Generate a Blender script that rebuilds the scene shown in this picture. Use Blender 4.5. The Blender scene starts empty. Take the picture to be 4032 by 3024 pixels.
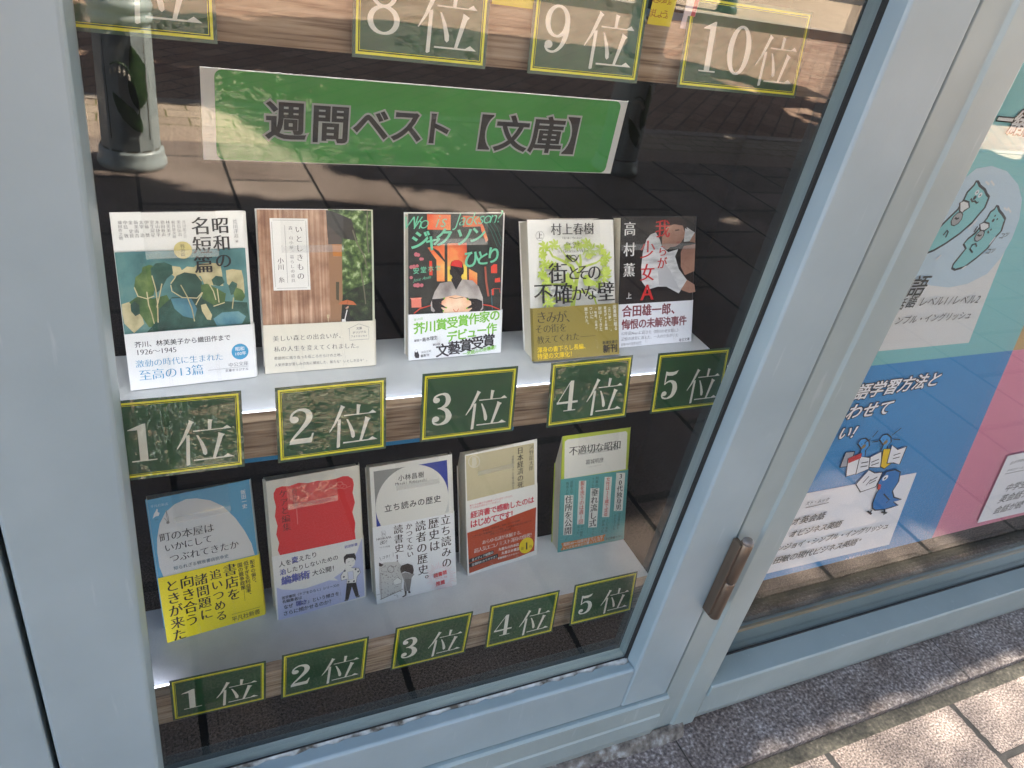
import bpy, math, random
import numpy as np
from mathutils import Matrix, Vector
random.seed(5)
rng = np.random.default_rng(5)
SC = bpy.context.scene
COL = SC.collection
PI = math.pi

# ---------------------------------------------------------------- camera (at the origin, x along the shop front, y into the shop)
YAW, PITCH, ROLL, FPX = 0.52556216, 0.56602476, -0.20695039, 3062.336
_fw = np.array([math.sin(YAW)*math.cos(PITCH), math.cos(YAW)*math.cos(PITCH), -math.sin(PITCH)])
_r = np.array([math.cos(YAW), -math.sin(YAW), 0.0])
_d = np.cross(_fw, _r)
_r2 = math.cos(ROLL)*_r + math.sin(ROLL)*_d
_d2 = -math.sin(ROLL)*_r + math.cos(ROLL)*_d
cam_data = bpy.data.cameras.new('camera')
cam = bpy.data.objects.new('camera', cam_data)
COL.objects.link(cam)
M = Matrix.Identity(4)
for i in range(3):
    M[i][0] = _r2[i]; M[i][1] = -_d2[i]; M[i][2] = -_fw[i]
cam.matrix_world = M
cam_data.sensor_width = 36.0
cam_data.lens = FPX/4032*36
cam_data.clip_start = 0.02
cam_data.clip_end = 400
SC.camera = cam

# ---------------------------------------------------------------- sky, sun, exposure
SUN_EL, SUN_AZ = math.radians(52), math.radians(1.3)      # azimuth measured from +x towards +y
SUN = np.array([math.cos(SUN_EL)*math.cos(SUN_AZ), math.cos(SUN_EL)*math.sin(SUN_AZ), math.sin(SUN_EL)])
world = bpy.data.worlds.new('World'); SC.world = world; world.use_nodes = True
wn = world.node_tree.nodes; wl = world.node_tree.links
bg = wn['Background']
sky = wn.new('ShaderNodeTexSky'); sky.sky_type = 'NISHITA'; sky.sun_disc = False
sky.sun_elevation = SUN_EL; sky.sun_rotation = math.radians(90)-SUN_AZ
hs = wn.new('ShaderNodeHueSaturation'); hs.inputs['Saturation'].default_value = 0.85
wl.new(sky.outputs[0], hs.inputs['Color']); wl.new(hs.outputs[0], bg.inputs[0]); bg.inputs[1].default_value = 0.11
sd = bpy.data.lights.new('sun', 'SUN'); sd.energy = 5.0; sd.angle = math.radians(0.53); sd.color = (1.0, 0.93, 0.82)
so = bpy.data.objects.new('sun', sd); COL.objects.link(so)
so.rotation_euler = Vector(SUN).to_track_quat('Z', 'Y').to_euler()
vs = SC.view_settings
vs.view_transform = 'Standard'; vs.look = 'None'; vs.exposure = 3.28; vs.gamma = 1.0; vs.use_curve_mapping = False
SC.cycles.use_denoising = True
SC.cycles.max_bounces = 10; SC.cycles.transparent_max_bounces = 16; SC.cycles.caustics_reflective = False

# ---------------------------------------------------------------- helpers: rays through the photograph's pixels
R3 = np.array([_r2, _d2, _fw])
def ray(p): return R3.T @ np.array([(p[0]-2016)/FPX, (p[1]-1512)/FPX, 1.0])
def ony(p, y): d = ray(p); return d*(y/d[1])

def lin(c):
    c = c/255.0
    return c/12.92 if c <= 0.04045 else ((c+0.055)/1.055)**2.4
_mats = {}
def nodes_of(m):
    m.use_nodes = True
    return m.node_tree.nodes, m.node_tree.links, m.node_tree.nodes['Principled BSDF']
def ink(r, g, b, rough=0.45, k=1.0, coat=0.0):
    key = ('ink', r, g, b, rough, k, coat)
    if key not in _mats:
        m = bpy.data.materials.new('ink'); n, l, p = nodes_of(m)
        p.inputs['Base Color'].default_value = (lin(r)*k, lin(g)*k, lin(b)*k, 1)
        p.inputs['Roughness'].default_value = rough
        p.inputs['Coat Weight'].default_value = coat
        p.inputs['Coat Roughness'].default_value = 0.05
        _mats[key] = m
    return _mats[key]
def tex(n, l, kind, scale, detail=4, stretch=(1, 1, 1), coord='Object'):
    tc = n.new('ShaderNodeTexCoord'); mp = n.new('ShaderNodeMapping'); mp.inputs['Scale'].default_value = stretch
    l.new(tc.outputs[coord], mp.inputs[0])
    t = n.new(kind)
    t.inputs['Scale'].default_value = scale
    if 'Detail' in t.inputs: t.inputs['Detail'].default_value = detail
    l.new(mp.outputs[0], t.inputs['Vector'])
    return t
def ramp(n, l, src, stops):
    r = n.new('ShaderNodeValToRGB'); e = r.color_ramp.elements
    while len(e) < len(stops): e.new(0.5)
    for i, (pos, c) in enumerate(stops):
        e[i].position = pos; e[i].color = (*[lin(v) for v in c], 1)
    l.new(src, r.inputs[0]); return r
def bump(n, l, p, src, strength, dist):
    b = n.new('ShaderNodeBump'); b.inputs['Strength'].default_value = strength; b.inputs['Distance'].default_value = dist
    l.new(src, b.inputs['Height']); l.new(b.outputs[0], p.inputs['Normal']); return b
def mixc(n, l, fac, a, b, mode='MIX'):
    x = n.new('ShaderNodeMix'); x.data_type = 'RGBA'; x.blend_type = mode
    for s, v in ((x.inputs[0], fac), (x.inputs[6], a), (x.inputs[7], b)):
        if hasattr(v, 'links') or hasattr(v, 'is_linked'): l.new(v, s)
        elif isinstance(v, (int, float)): s.default_value = v
        else: s.default_value = (*[lin(q) for q in v], 1)
    return x.outputs[2]
def noisy(name, stops, scale, stretch=(1, 1, 1), rough=0.6, bs=0.0, bd=0.001, detail=5, spec=0.5, coat=0.0):
    m = bpy.data.materials.new(name); n, l, p = nodes_of(m)
    t = tex(n, l, 'ShaderNodeTexNoise', scale, detail, stretch)
    r = ramp(n, l, t.outputs['Fac'], stops); l.new(r.outputs[0], p.inputs['Base Color'])
    p.inputs['Roughness'].default_value = rough; p.inputs['Specular IOR Level'].default_value = spec
    p.inputs['Coat Weight'].default_value = coat; p.inputs['Coat Roughness'].default_value = 0.06
    if bs: bump(n, l, p, t.outputs['Fac'], bs, bd)
    return m

def paint_mat(name, c, dirt=1.0):
    m = bpy.data.materials.new(name); n, l, p = nodes_of(m)
    t = tex(n, l, 'ShaderNodeTexNoise', 9, 6)
    c2 = tuple(max(0, v-9) for v in c); c3 = tuple(min(255, v+4) for v in c)
    base = ramp(n, l, t.outputs['Fac'], [(0.3, c2), (0.7, c3)]).outputs[0]
    v = tex(n, l, 'ShaderNodeTexVoronoi', 55); v.inputs['Randomness'].default_value = 1
    sp = ramp(n, l, v.outputs['Distance'], [(0.035, (255, 255, 255)), (0.06, (0, 0, 0))])
    t2 = tex(n, l, 'ShaderNodeTexNoise', 14, 2)
    g = ramp(n, l, t2.outputs['Fac'], [(0.56, (0, 0, 0)), (0.6, (255, 255, 255))])
    ml = n.new('ShaderNodeMath'); ml.operation = 'MULTIPLY'; l.new(sp.outputs[0], ml.inputs[0]); l.new(g.outputs[0], ml.inputs[1])
    ml2 = n.new('ShaderNodeMath'); ml2.operation = 'MULTIPLY'; l.new(ml.outputs[0], ml2.inputs[0]); ml2.inputs[1].default_value = 0.7*dirt
    col = mixc(n, l, ml2.outputs[0], base, (70, 72, 70))
    sc = tex(n, l, 'ShaderNodeTexNoise', 120, 3, (1, 1, 0.12))
    sr = ramp(n, l, sc.outputs['Fac'], [(0.66, (0, 0, 0)), (0.74, (255, 255, 255))])
    ml3 = n.new('ShaderNodeMath'); ml3.operation = 'MULTIPLY'; l.new(sr.outputs[0], ml3.inputs[0]); ml3.inputs[1].default_value = 0.12*dirt
    col = mixc(n, l, ml3.outputs[0], col, (215, 222, 222))
    l.new(col, p.inputs['Base Color'])
    p.inputs['Roughness'].default_value = 0.33
    fine = tex(n, l, 'ShaderNodeTexNoise', 260, 2)
    bump(n, l, p, fine.outputs['Fac'], 0.12, 0.0006)
    return m

def glass_mat(name, r0, tint=(1, 1, 1)):
    m = bpy.data.materials.new(name); m.use_nodes = True
    n, l = m.node_tree.nodes, m.node_tree.links
    n.remove(n['Principled BSDF'])
    out = n['Material Output']
    lw = n.new('ShaderNodeLayerWeight'); lw.inputs[0].default_value = 0.5
    pw = n.new('ShaderNodeMath'); pw.operation = 'POWER'; l.new(lw.outputs['Facing'], pw.inputs[0]); pw.inputs[1].default_value = 4.0
    mu = n.new('ShaderNodeMath'); mu.operation = 'MULTIPLY_ADD'; l.new(pw.outputs[0], mu.inputs[0])
    mu.inputs[1].default_value = 1-r0; mu.inputs[2].default_value = r0
    tr = n.new('ShaderNodeBsdfTransparent'); tr.inputs[0].default_value = (*tint, 1)
    gl = n.new('ShaderNodeBsdfGlossy'); gl.inputs['Roughness'].default_value = 0.0; gl.inputs[0].default_value = (1, 0.97, 0.92, 1)
    mx = n.new('ShaderNodeMixShader'); l.new(mu.outputs[0], mx.inputs[0]); l.new(tr.outputs[0], mx.inputs[1]); l.new(gl.outputs[0], mx.inputs[2])
    l.new(mx.outputs[0], out.inputs[0])
    return m

def laminate(name, stops, scale, k=1.0):
    m = bpy.data.materials.new(name); n, l, p = nodes_of(m)
    t = tex(n, l, 'ShaderNodeTexNoise', scale, 3)
    l.new(ramp(n, l, t.outputs['Fac'], stops).outputs[0], p.inputs['Base Color'])
    p.inputs['Roughness'].default_value = 0.5
    p.inputs['Coat Weight'].default_value = 1.0; p.inputs['Coat Roughness'].default_value = 0.02; p.inputs['Coat IOR'].default_value = 1.55
    w = tex(n, l, 'ShaderNodeTexNoise', 38, 3, (1, 1, 1.0))
    b = n.new('ShaderNodeBump'); b.inputs['Strength'].default_value = 0.9*k; b.inputs['Distance'].default_value = 0.0012
    l.new(w.outputs['Fac'], b.inputs['Height']); l.new(b.outputs[0], p.inputs['Coat Normal'])
    return m

def emit_mat(name, c, s):
    m = bpy.data.materials.new(name); n, l, p = nodes_of(m)
    p.inputs['Base Color'].default_value = (0.8, 0.8, 0.8, 1)
    p.inputs['Emission Color'].default_value = (*c, 1); p.inputs['Emission Strength'].default_value = s
    return m

def film_mat(name, r0, white):
    m = glass_mat(name, r0); n, l = m.node_tree.nodes, m.node_tree.links
    mx0 = [x for x in n if x.type == 'MIX_SHADER'][0]
    df = n.new('ShaderNodeBsdfDiffuse'); df.inputs[0].default_value = (0.75, 0.76, 0.76, 1)
    mx = n.new('ShaderNodeMixShader'); mx.inputs[0].default_value = white
    l.new(mx0.outputs[0], mx.inputs[1]); l.new(df.outputs[0], mx.inputs[2]); l.new(mx.outputs[0], n['Material Output'].inputs[0])
    w = tex(n, l, 'ShaderNodeTexNoise', 24, 2)
    b = n.new('ShaderNodeBump'); b.inputs['Strength'].default_value = 0.35; b.inputs['Distance'].default_value = 0.002
    l.new(w.outputs['Fac'], b.inputs['Height'])
    gl = [x for x in n if x.type == 'BSDF_GLOSSY'][0]; l.new(b.outputs[0], gl.inputs['Normal'])
    return m

# ---------------------------------------------------------------- mesh builder
class MB:
    def __init__(s): s.v = []; s.f = []; s.mi = []; s.mats = []; s.smooth = []
    def mat(s, m):
        if m not in s.mats: s.mats.append(m)
        return s.mats.index(m)
    def add(s, vs_, fs, m, smooth=False):
        o = len(s.v); i = s.mat(m)
        s.v += [tuple(map(float, q)) for q in vs_]
        for f in fs: s.f.append(tuple(o+k for k in f)); s.mi.append(i); s.smooth.append(smooth)
    def box(s, x0, x1, y0, y1, z0, z1, m):
        vs_ = [(x, y, z) for x in (x0, x1) for y in (y0, y1) for z in (z0, z1)]
        s.add(vs_, [(0, 1, 3, 2), (4, 6, 7, 5), (0, 4, 5, 1), (2, 3, 7, 6), (0, 2, 6, 4), (1, 5, 7, 3)], m)
    def prism(s, prof, a0, a1, m, axis='x'):
        n = len(prof); vs_ = []
        for a in (a0, a1):
            for q in prof: vs_.append((a, q[0], q[1]) if axis == 'x' else (q[0], q[1], a))
        fs = [tuple(range(n))[::-1], tuple(range(n, 2*n))] + [(i, (i+1) % n, n+(i+1) % n, n+i) for i in range(n)]
        s.add(vs_, fs, m)
    def lathe(s, prof, c, m, seg=24, smooth=True, ph=0.0, arc=2*PI):
        vs_ = []; k = len(prof)
        for i in range(seg):
            a = ph+2*PI*i/seg
            for r, z in prof: vs_.append((c[0]+r*math.cos(a), c[1]+r*math.sin(a), c[2]+z))
        fs = [(i*k+j, ((i+1) % seg)*k+j, ((i+1) % seg)*k+j+1, i*k+j+1) for i in range(seg) for j in range(k-1)]
        s.add(vs_, fs, m, smooth)
    def tube(s, pts, rad, m, seg=8):
        vs_ = []; pts = [np.array(p, float) for p in pts]; k = len(pts)
        for i, p in enumerate(pts):
            t = pts[min(i+1, k-1)]-pts[max(i-1, 0)]; t /= np.linalg.norm(t)+1e-9
            a = np.cross(t, (0.3, 0.9, 0.2)); a /= np.linalg.norm(a); b = np.cross(t, a)
            r = rad[i] if hasattr(rad, '__len__') else rad
            for j in range(seg):
                q = 2*PI*j/seg; vs_.append(p+r*(math.cos(q)*a+math.sin(q)*b))
        fs = [(i*seg+j, i*seg+(j+1) % seg, (i+1)*seg+(j+1) % seg, (i+1)*seg+j) for i in range(k-1) for j in range(seg)]
        s.add(vs_, fs+[tuple(range(seg))[::-1], tuple((k-1)*seg+j for j in range(seg))], m, True)
    def build(s, name, parent=None, bevel=0.0, seg=2):
        me = bpy.data.meshes.new(name); me.from_pydata(s.v, [], s.f)
        for m in s.mats: me.materials.append(m)
        me.polygons.foreach_set('material_index', s.mi); me.polygons.foreach_set('use_smooth', s.smooth); me.update()
        o = bpy.data.objects.new(name, me); COL.objects.link(o)
        if parent: o.parent = parent
        if bevel:
            b = o.modifiers.new('edge', 'BEVEL'); b.width = bevel; b.segments = seg; b.limit_method = 'ANGLE'; b.angle_limit = math.radians(40)
        return o
def tag(o, label=None, cat=None, group=None, kind=None):
    if label: o['label'] = label
    if cat: o['category'] = cat
    if group: o['group'] = group
    if kind: o['kind'] = kind
    return o
def thing(name, label, cat, loc=(0, 0, 0), group=None):
    o = bpy.data.objects.new(name, None); COL.objects.link(o); o.location = loc; o.empty_display_size = 0.05
    return tag(o, label, cat, group)
def boxpart(name, parent, m, *b, bevel=0.0015):
    q = MB(); L = parent.location if parent else (0, 0, 0)
    q.box(b[0]-L[0], b[1]-L[0], b[2]-L[1], b[3]-L[1], b[4]-L[2], b[5]-L[2], m)
    return q.build(name, parent, bevel)

# ---------------------------------------------------------------- lettering
_fc = bpy.data.curves.new('lettering', 'FONT'); _fc.resolution_u = 2
_fo = bpy.data.objects.new('lettering', _fc); COL.objects.link(_fo)
STY = {'r': (0, 0), 'b': (0.012, 0.010), 'B': (0.028, 0.020), 'm': (0.003, -0.016), 'M': (0.020, -0.004), 'o': (0.075, 0.07), 'l': (-0.012, -0.012)}
from mathutils.geometry import delaunay_2d_cdt, interpolate_bezier
_ct = {}
def contours(ch):
    """outline loops of a character of the built-in interface font, outer loops positive"""
    if ch in _ct: return _ct[ch]
    _fc.body = ch; bpy.context.view_layer.update()
    cu = _fo.to_curve(bpy.context.evaluated_depsgraph_get()); out = []
    for s in cu.splines:
        b = s.bezier_points; n = len(b); L = []
        for i in range(n):
            p, q = b[i], b[(i+1) % n]; a = np.array(p.co[:2]); d = np.array(q.co[:2]); h1 = np.array(p.handle_right[:2]); h2 = np.array(q.handle_left[:2])
            t = d-a; ln = np.linalg.norm(t)+1e-9; nn = np.array([-t[1], t[0]])/ln
            bend = max(abs((h1-a)@nn), abs((h2-a)@nn))
            if bend < 0.004: L.append(a)
            else: L += [np.array(v[:2]) for v in interpolate_bezier(p.co, p.handle_right, q.handle_left, q.co, 5 if bend > 0.03 else 3)[:-1]]
        K = [L[0]]
        for v in L[1:]:
            if np.linalg.norm(v-K[-1]) > 1e-4: K.append(v)
        if len(K) > 2: out.append(np.array(K))
    _fo.to_curve_clear()
    ar = [0.5*np.sum(c[:, 0]*np.roll(c[:, 1], -1)-np.roll(c[:, 0], -1)*c[:, 1]) for c in out]
    if out and ar[int(np.argmax(np.abs(ar)))] < 0: out = [c[::-1] for c in out]
    _ct[ch] = out
    return out
_gl = {}
def glyph(ch, sty):
    if (ch, sty) in _gl: return _gl[ch, sty]
    ox, oy = STY[sty]; loops = []
    for c in contours(ch):
        e = np.roll(c, -1, 0)-c; e /= np.linalg.norm(e, axis=1)[:, None]+1e-9
        nr = np.stack([e[:, 1], -e[:, 0]], 1); pv = np.roll(nr, 1, 0)
        m = nr+pv; l2 = (m*m).sum(1); m = 2*m/np.maximum(l2, 1.0)[:, None]
        loops.append(c+np.clip(m, -1.4, 1.4)*np.array([ox, oy]))
    if not loops:
        _gl[ch, sty] = (np.zeros((0, 2)), []); return _gl[ch, sty]
    V = np.concatenate(loops); E = []; o = 0
    for c in loops:
        k = len(c); E += [(o+i, o+(i+1) % k) for i in range(k)]; o += k
    v, _e, f, *_x = delaunay_2d_cdt([Vector(q) for q in V], E, [], 0, 1e-5)
    v = np.array([q[:] for q in v]); tri = [t for t in f if len(t) == 3]
    C = np.array([v[list(t)].mean(0) for t in tri]); wn_ = np.zeros(len(C))
    for c in loops:
        a, b = c, np.roll(c, -1, 0)
        for p, q in zip(a, b):
            s = (q[0]-p[0])*(C[:, 1]-p[1])-(C[:, 0]-p[0])*(q[1]-p[1])
            wn_ += ((p[1] <= C[:, 1]) & (q[1] > C[:, 1]) & (s > 0)).astype(int)-((p[1] > C[:, 1]) & (q[1] <= C[:, 1]) & (s < 0)).astype(int)
    f = [t for t, w in zip(tri, wn_) if w > 0]
    _gl[ch, sty] = (v, f)
    return v, f
def is_ascii(c): return ord(c) < 0x250
ROT = set('ー―—「」〈〉（）～“”【】')

# ---------------------------------------------------------------- a printed flat sheet: plane with u (right), v (up)
STEP = 0.00003
class Card:
    """geometry printed on a flat sheet; local frame x = u, y = -outward, z = v"""
    def __init__(s, O, U, V, crop=(0, 0, 1)):
        s.O = np.array(O, float); s.U = np.array(U, float); s.V = np.array(V, float); s.N = np.cross(s.U, s.V)
        s.crop = crop; s.mb = MB(); s.d = 0.0
    def matrix(s):
        m = Matrix.Identity(4)
        for i in range(3): m[i][0] = s.U[i]; m[i][1] = -s.N[i]; m[i][2] = s.V[i]; m[i][3] = s.O[i]
        return m
    def uv(s, p, crop=None):
        c = crop or s.crop
        d = ray((c[0]+p[0]*c[2], c[1]+p[1]*c[2])); t = (s.O@s.N)/(d@s.N); q = d*t-s.O
        return np.array([q@s.U, q@s.V])
    def put(s, uv, faces, m, up=True):
        if up: s.d += STEP
        s.mb.add([(a, -s.d, b) for a, b in uv], faces, m)
    def poly(s, pts, m, px=True, up=True, crop=None):
        q = [s.uv(p, crop) for p in pts] if px else [np.array(p) for p in pts]
        A = sum(q[i][0]*q[(i+1) % len(q)][1]-q[(i+1) % len(q)][0]*q[i][1] for i in range(len(q)))
        if A < 0: q = q[::-1]
        if len(q) > 4:
            from mathutils.geometry import tessellate_polygon
            f = [tuple(t) for t in tessellate_polygon([[Vector((a, b, 0)) for a, b in q]])]
        else: f = [tuple(range(len(q)))]
        s.put(q, f, m, up)
    def rect(s, u0, u1, v0, v1, m, up=True): s.poly([(u0, v0), (u1, v0), (u1, v1), (u0, v1)], m, False, up)
    def rrect(s, u0, u1, v0, v1, r, m):
        pts = []
        for cx, cy, a0 in ((u1-r, v1-r, 0), (u0+r, v1-r, 90), (u0+r, v0+r, 180), (u1-r, v0+r, 270)):
            for k in range(5):
                a = math.radians(a0+22.5*k); pts.append((cx+r*math.cos(a), cy+r*math.sin(a)))
        s.poly(pts, m, False)
    def disc(s, c, r, m, px=True, ry=None, n=24, up=True, crop=None, edge=None):
        """edge: pixel point on the rim gives the radius"""
        q = s.uv(c, crop) if px else np.array(c)
        if edge is not None: r = np.linalg.norm(s.uv(edge, crop)-q)
        s.poly([(q[0]+r*math.cos(2*PI*k/n), q[1]+(ry or r)*math.sin(2*PI*k/n)) for k in range(n)], m, False, up)
    def frame(s, u0, u1, v0, v1, w, m):
        s.put([(u0, v0), (u1, v0), (u1, v1), (u0, v1), (u0+w, v0+w), (u1-w, v0+w), (u1-w, v1-w), (u0+w, v1-w)],
              [(0, 1, 5, 4), (1, 2, 6, 5), (2, 3, 7, 6), (3, 0, 4, 7)], m)
    def line(s, pts, w, m, px=True, closed=False, up=True, crop=None):
        q = [s.uv(p, crop) for p in pts] if px else [np.array(p, float) for p in pts]
        if closed: q = q+[q[0]]
        ws = w if hasattr(w, '__len__') else [w]*len(q)
        vv = []
        for i, p in enumerate(q):
            a = q[max(i-1, 0)]; b = q[min(i+1, len(q)-1)]
            if closed and i in (0, len(q)-1): a, b = q[-2], q[1]
            t = b-a; t = t/(np.linalg.norm(t)+1e-12); nn = np.array([-t[1], t[0]])*ws[i]/2
            vv += [p-nn, p+nn]
        s.put(vv, [(2*i, 2*i+2, 2*i+3, 2*i+1) for i in range(len(q)-1)], m, up)
    def text(s, t, p0, p1, m, sty='r', vert=False, k=1.0, size=None, px=True, crop=None, shear=0.0, wide=1.0, under=None, um=None):
        """p0 / p1: centres of the first and last glyph"""
        a = s.uv(p0, crop) if px else np.array(p0, float); b = s.uv(p1, crop) if px else np.array(p1, float)
        adv = [1.0 if (vert or not is_ascii(c)) else 0.56 for c in t]
        pos = [0.0]
        for i in range(1, len(t)): pos.append(pos[-1]+(adv[i-1]+adv[i])/2)
        L = pos[-1] or 1.0
        em = size or np.linalg.norm(b-a)/L*k
        for st, mm in ((under, um), (sty, m)):
            if st is None: continue
            s.d += STEP
            for ch, q in zip(t, pos):
                if ch in ' 　': continue
                v, f = glyph(ch, st)
                if not len(v): continue
                cx = 0.515 if not is_ascii(ch) else (v[:, 0].min()+v[:, 0].max())/2
                g = (v-np.array([cx, 0.34]))
                if vert and ch in ROT: g = np.stack([g[:, 1], -g[:, 0]], 1)
                if vert and ch in '、。': g = g+np.array([0.6, 0.55])
                g = g*np.array([wide, 1.0])*em
                g[:, 0] += shear*g[:, 1]
                c = a+(b-a)*(q/L if len(t) > 1 else 0)
                s.put(g+c, f, mm, False)
    def build(s, name, parent=None, local=True):
        o = s.mb.build(name, parent)
        if parent is None: o.matrix_world = s.matrix()
        return o

# ================================================================= the setting
H = -0.985                                   # pavement level below the camera
YF, YG = 0.45, 0.4725                        # front of the door frame, glass

def granite(name, cols, mortar, scale_speck=330):
    m = bpy.data.materials.new(name); n, l, p = nodes_of(m)
    a = tex(n, l, 'ShaderNodeTexNoise', scale_speck, 3)
    r1 = ramp(n, l, a.outputs['Fac'], [(0.34, cols[0]), (0.46, cols[1]), (0.56, cols[2]), (0.68, cols[3])])
    big = tex(n, l, 'ShaderNodeTexNoise', 3.0, 4)
    r2 = ramp(n, l, big.outputs['Fac'], [(0.3, (205, 200, 196)), (0.7, (255, 255, 255))])
    col = mixc(n, l, 1.0, r1.outputs[0], r2.outputs[0], 'MULTIPLY')
    # joints: bricks stacked along x, running along y
    tc = n.new('ShaderNodeTexCoord'); sp = n.new('ShaderNodeSeparateXYZ'); l.new(tc.outputs['Object'], sp.inputs[0])
    cb = n.new('ShaderNodeCombineXYZ')
    ay = n.new('ShaderNodeMath'); ay.inputs[1].default_value = 1.68+0.43*20; l.new(sp.outputs[1], ay.inputs[0])
    ax = n.new('ShaderNodeMath'); ax.inputs[1].default_value = -0.0325+0.2765*40; l.new(sp.outputs[0], ax.inputs[0])
    wob = tex(n, l, 'ShaderNodeTexNoise', 60, 2)
    wm = n.new('ShaderNodeMath'); wm.operation = 'MULTIPLY_ADD'; l.new(wob.outputs['Fac'], wm.inputs[0]); wm.inputs[1].default_value = 0.008; l.new(ax.outputs[0], wm.inputs[2])
    l.new(ay.outputs[0], cb.inputs[0]); l.new(wm.outputs[0], cb.inputs[1])
    br = n.new('ShaderNodeTexBrick'); br.inputs['Scale'].default_value = 1.0; br.inputs['Mortar Size'].default_value = 0.0058; br.inputs['Mortar Smooth'].default_value = 0.25
    br.inputs['Brick Width'].default_value = 0.43; br.inputs['Row Height'].default_value = 0.2765; br.offset = 0.5; br.offset_frequency = 2
    br.inputs['Color1'].default_value = (0.82, 0.8, 0.8, 1); br.inputs['Color2'].default_value = (1, 1, 1, 1); br.inputs['Bias'].default_value = 0
    l.new(cb.outputs[0], br.inputs['Vector'])
    col = mixc(n, l, 1.0, col, br.outputs['Color'], 'MULTIPLY')
    col = mixc(n, l, br.outputs['Fac'], col, mortar)
    l.new(col, p.inputs['Base Color']); p.inputs['Roughness'].default_value = 0.72
    inv = n.new('ShaderNodeMath'); inv.operation = 'MULTIPLY_ADD'; l.new(br.outputs['Fac'], inv.inputs[0]); inv.inputs[1].default_value = -4.0; l.new(a.outputs['Fac'], inv.inputs[2])
    bump(n, l, p, inv.outputs[0], 0.55, 0.002)
    return m
def paver(name, w, h, cols, mortar, wob=0.0, rot=0.0):
    m = bpy.data.materials.new(name); n, l, p = nodes_of(m)
    tc = n.new('ShaderNodeTexCoord'); mp = n.new('ShaderNodeMapping'); mp.inputs['Rotation'].default_value = (0, 0, rot)
    mp.inputs['Location'].default_value = (20, 20, 0); l.new(tc.outputs['Object'], mp.inputs[0])
    ns = tex(n, l, 'ShaderNodeTexNoise', 16, 2)
    vm = n.new('ShaderNodeVectorMath'); vm.operation = 'MULTIPLY_ADD'; l.new(ns.outputs['Color'], vm.inputs[0]); vm.inputs[1].default_value = (wob, wob, 0); l.new(mp.outputs[0], vm.inputs[2])
    br = n.new('ShaderNodeTexBrick'); br.inputs['Scale'].default_value = 1; br.inputs['Brick Width'].default_value = w; br.inputs['Row Height'].default_value = h
    br.inputs['Mortar Size'].default_value = 0.004; br.inputs['Mortar Smooth'].default_value = 0.3
    br.inputs['Color1'].default_value = (*[lin(v) for v in cols[0]], 1); br.inputs['Color2'].default_value = (*[lin(v) for v in cols[1]], 1)
    br.inputs['Mortar'].default_value = (*[lin(v) for v in mortar], 1); l.new(vm.outputs[0], br.inputs['Vector'])
    g = tex(n, l, 'ShaderNodeTexNoise', 180, 3); gr = ramp(n, l, g.outputs['Fac'], [(0.3, (190, 190, 190)), (0.7, (255, 255, 255))])
    col = mixc(n, l, 1.0, br.outputs['Color'], gr.outputs[0], 'MULTIPLY')
    l.new(col, p.inputs['Base Color']); p.inputs['Roughness'].default_value = 0.85
    iv = n.new('ShaderNodeMath'); iv.operation = 'MULTIPLY'; iv.inputs[1].default_value = -1; l.new(br.outputs['Fac'], iv.inputs[0])
    bump(n, l, p, iv.outputs[0], 0.6, 0.004)
    return m
def sheet(name, x0, x1, y0, y1, z, m, thick=0.05):
    q = MB(); q.box(x0, x1, y0, y1, z-thick, z, m)
    return tag(q.build(name), kind='structure')

m_tile = granite('granite_tile', [(74, 66, 62), (132, 117, 108), (168, 151, 141), (206, 191, 181)], (30, 27, 24))
m_gutter = noisy('gutter_mortar', [(0.3, (48, 46, 40)), (0.6, (80, 76, 66)), (0.75, (116, 110, 98))], 160, rough=0.9, bs=0.5, bd=0.002)
m_road = paver('interlocking_brick', 0.2, 0.1, ((150, 112, 92), (172, 140, 118)), (70, 60, 52), 0.012, PI/4)
m_block = paver('small_block', 0.16, 0.095, ((176, 156, 138), (196, 176, 156)), (120, 112, 70), 0.008)
m_rough = noisy('rough_kerb_stone', [(0.3, (120, 104, 92)), (0.55, (170, 150, 134)), (0.75, (200, 184, 166))], 120, rough=0.9, bs=0.8, bd=0.003)
m_kerb = noisy('kerb_stone', [(0.3, (140, 128, 118)), (0.7, (176, 164, 152))], 90, rough=0.85, bs=0.3, bd=0.001)
m_far = paver('far_paving', 0.3, 0.3, ((196, 172, 146), (214, 190, 164)), (150, 130, 108))
sheet('ground', -150, 150, -150, 150, H-0.05, noisy('earth', [(0.3, (110, 100, 88)), (0.7, (140, 128, 112))], 2), 0.1)
sheet('pavement', -8, 12, -2.05, 0.3505, H, m_tile, 0.049)
sheet('gutter', -8, 12, 0.3505, 0.3745, H-0.003, m_gutter, 0.045)
sheet('rough_strip', -8, 12, -2.215, -2.05, H+0.001, m_rough, 0.049)
sheet('block_strip', -8, 12, -2.50, -2.215, H, m_block, 0.049)
sheet('kerb', -8, 12, -2.575, -2.50, H+0.004, m_kerb, 0.05)
sheet('road', -30, 40, -7.0, -2.575, H-0.012, m_road, 0.036)
sheet('far_kerb', -30, 40, -7.16, -7.0, H+0.10, m_kerb, 0.14)
sheet('far_pavement', -30, 40, -12.0, -7.16, H+0.09, m_far, 0.13)

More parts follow.
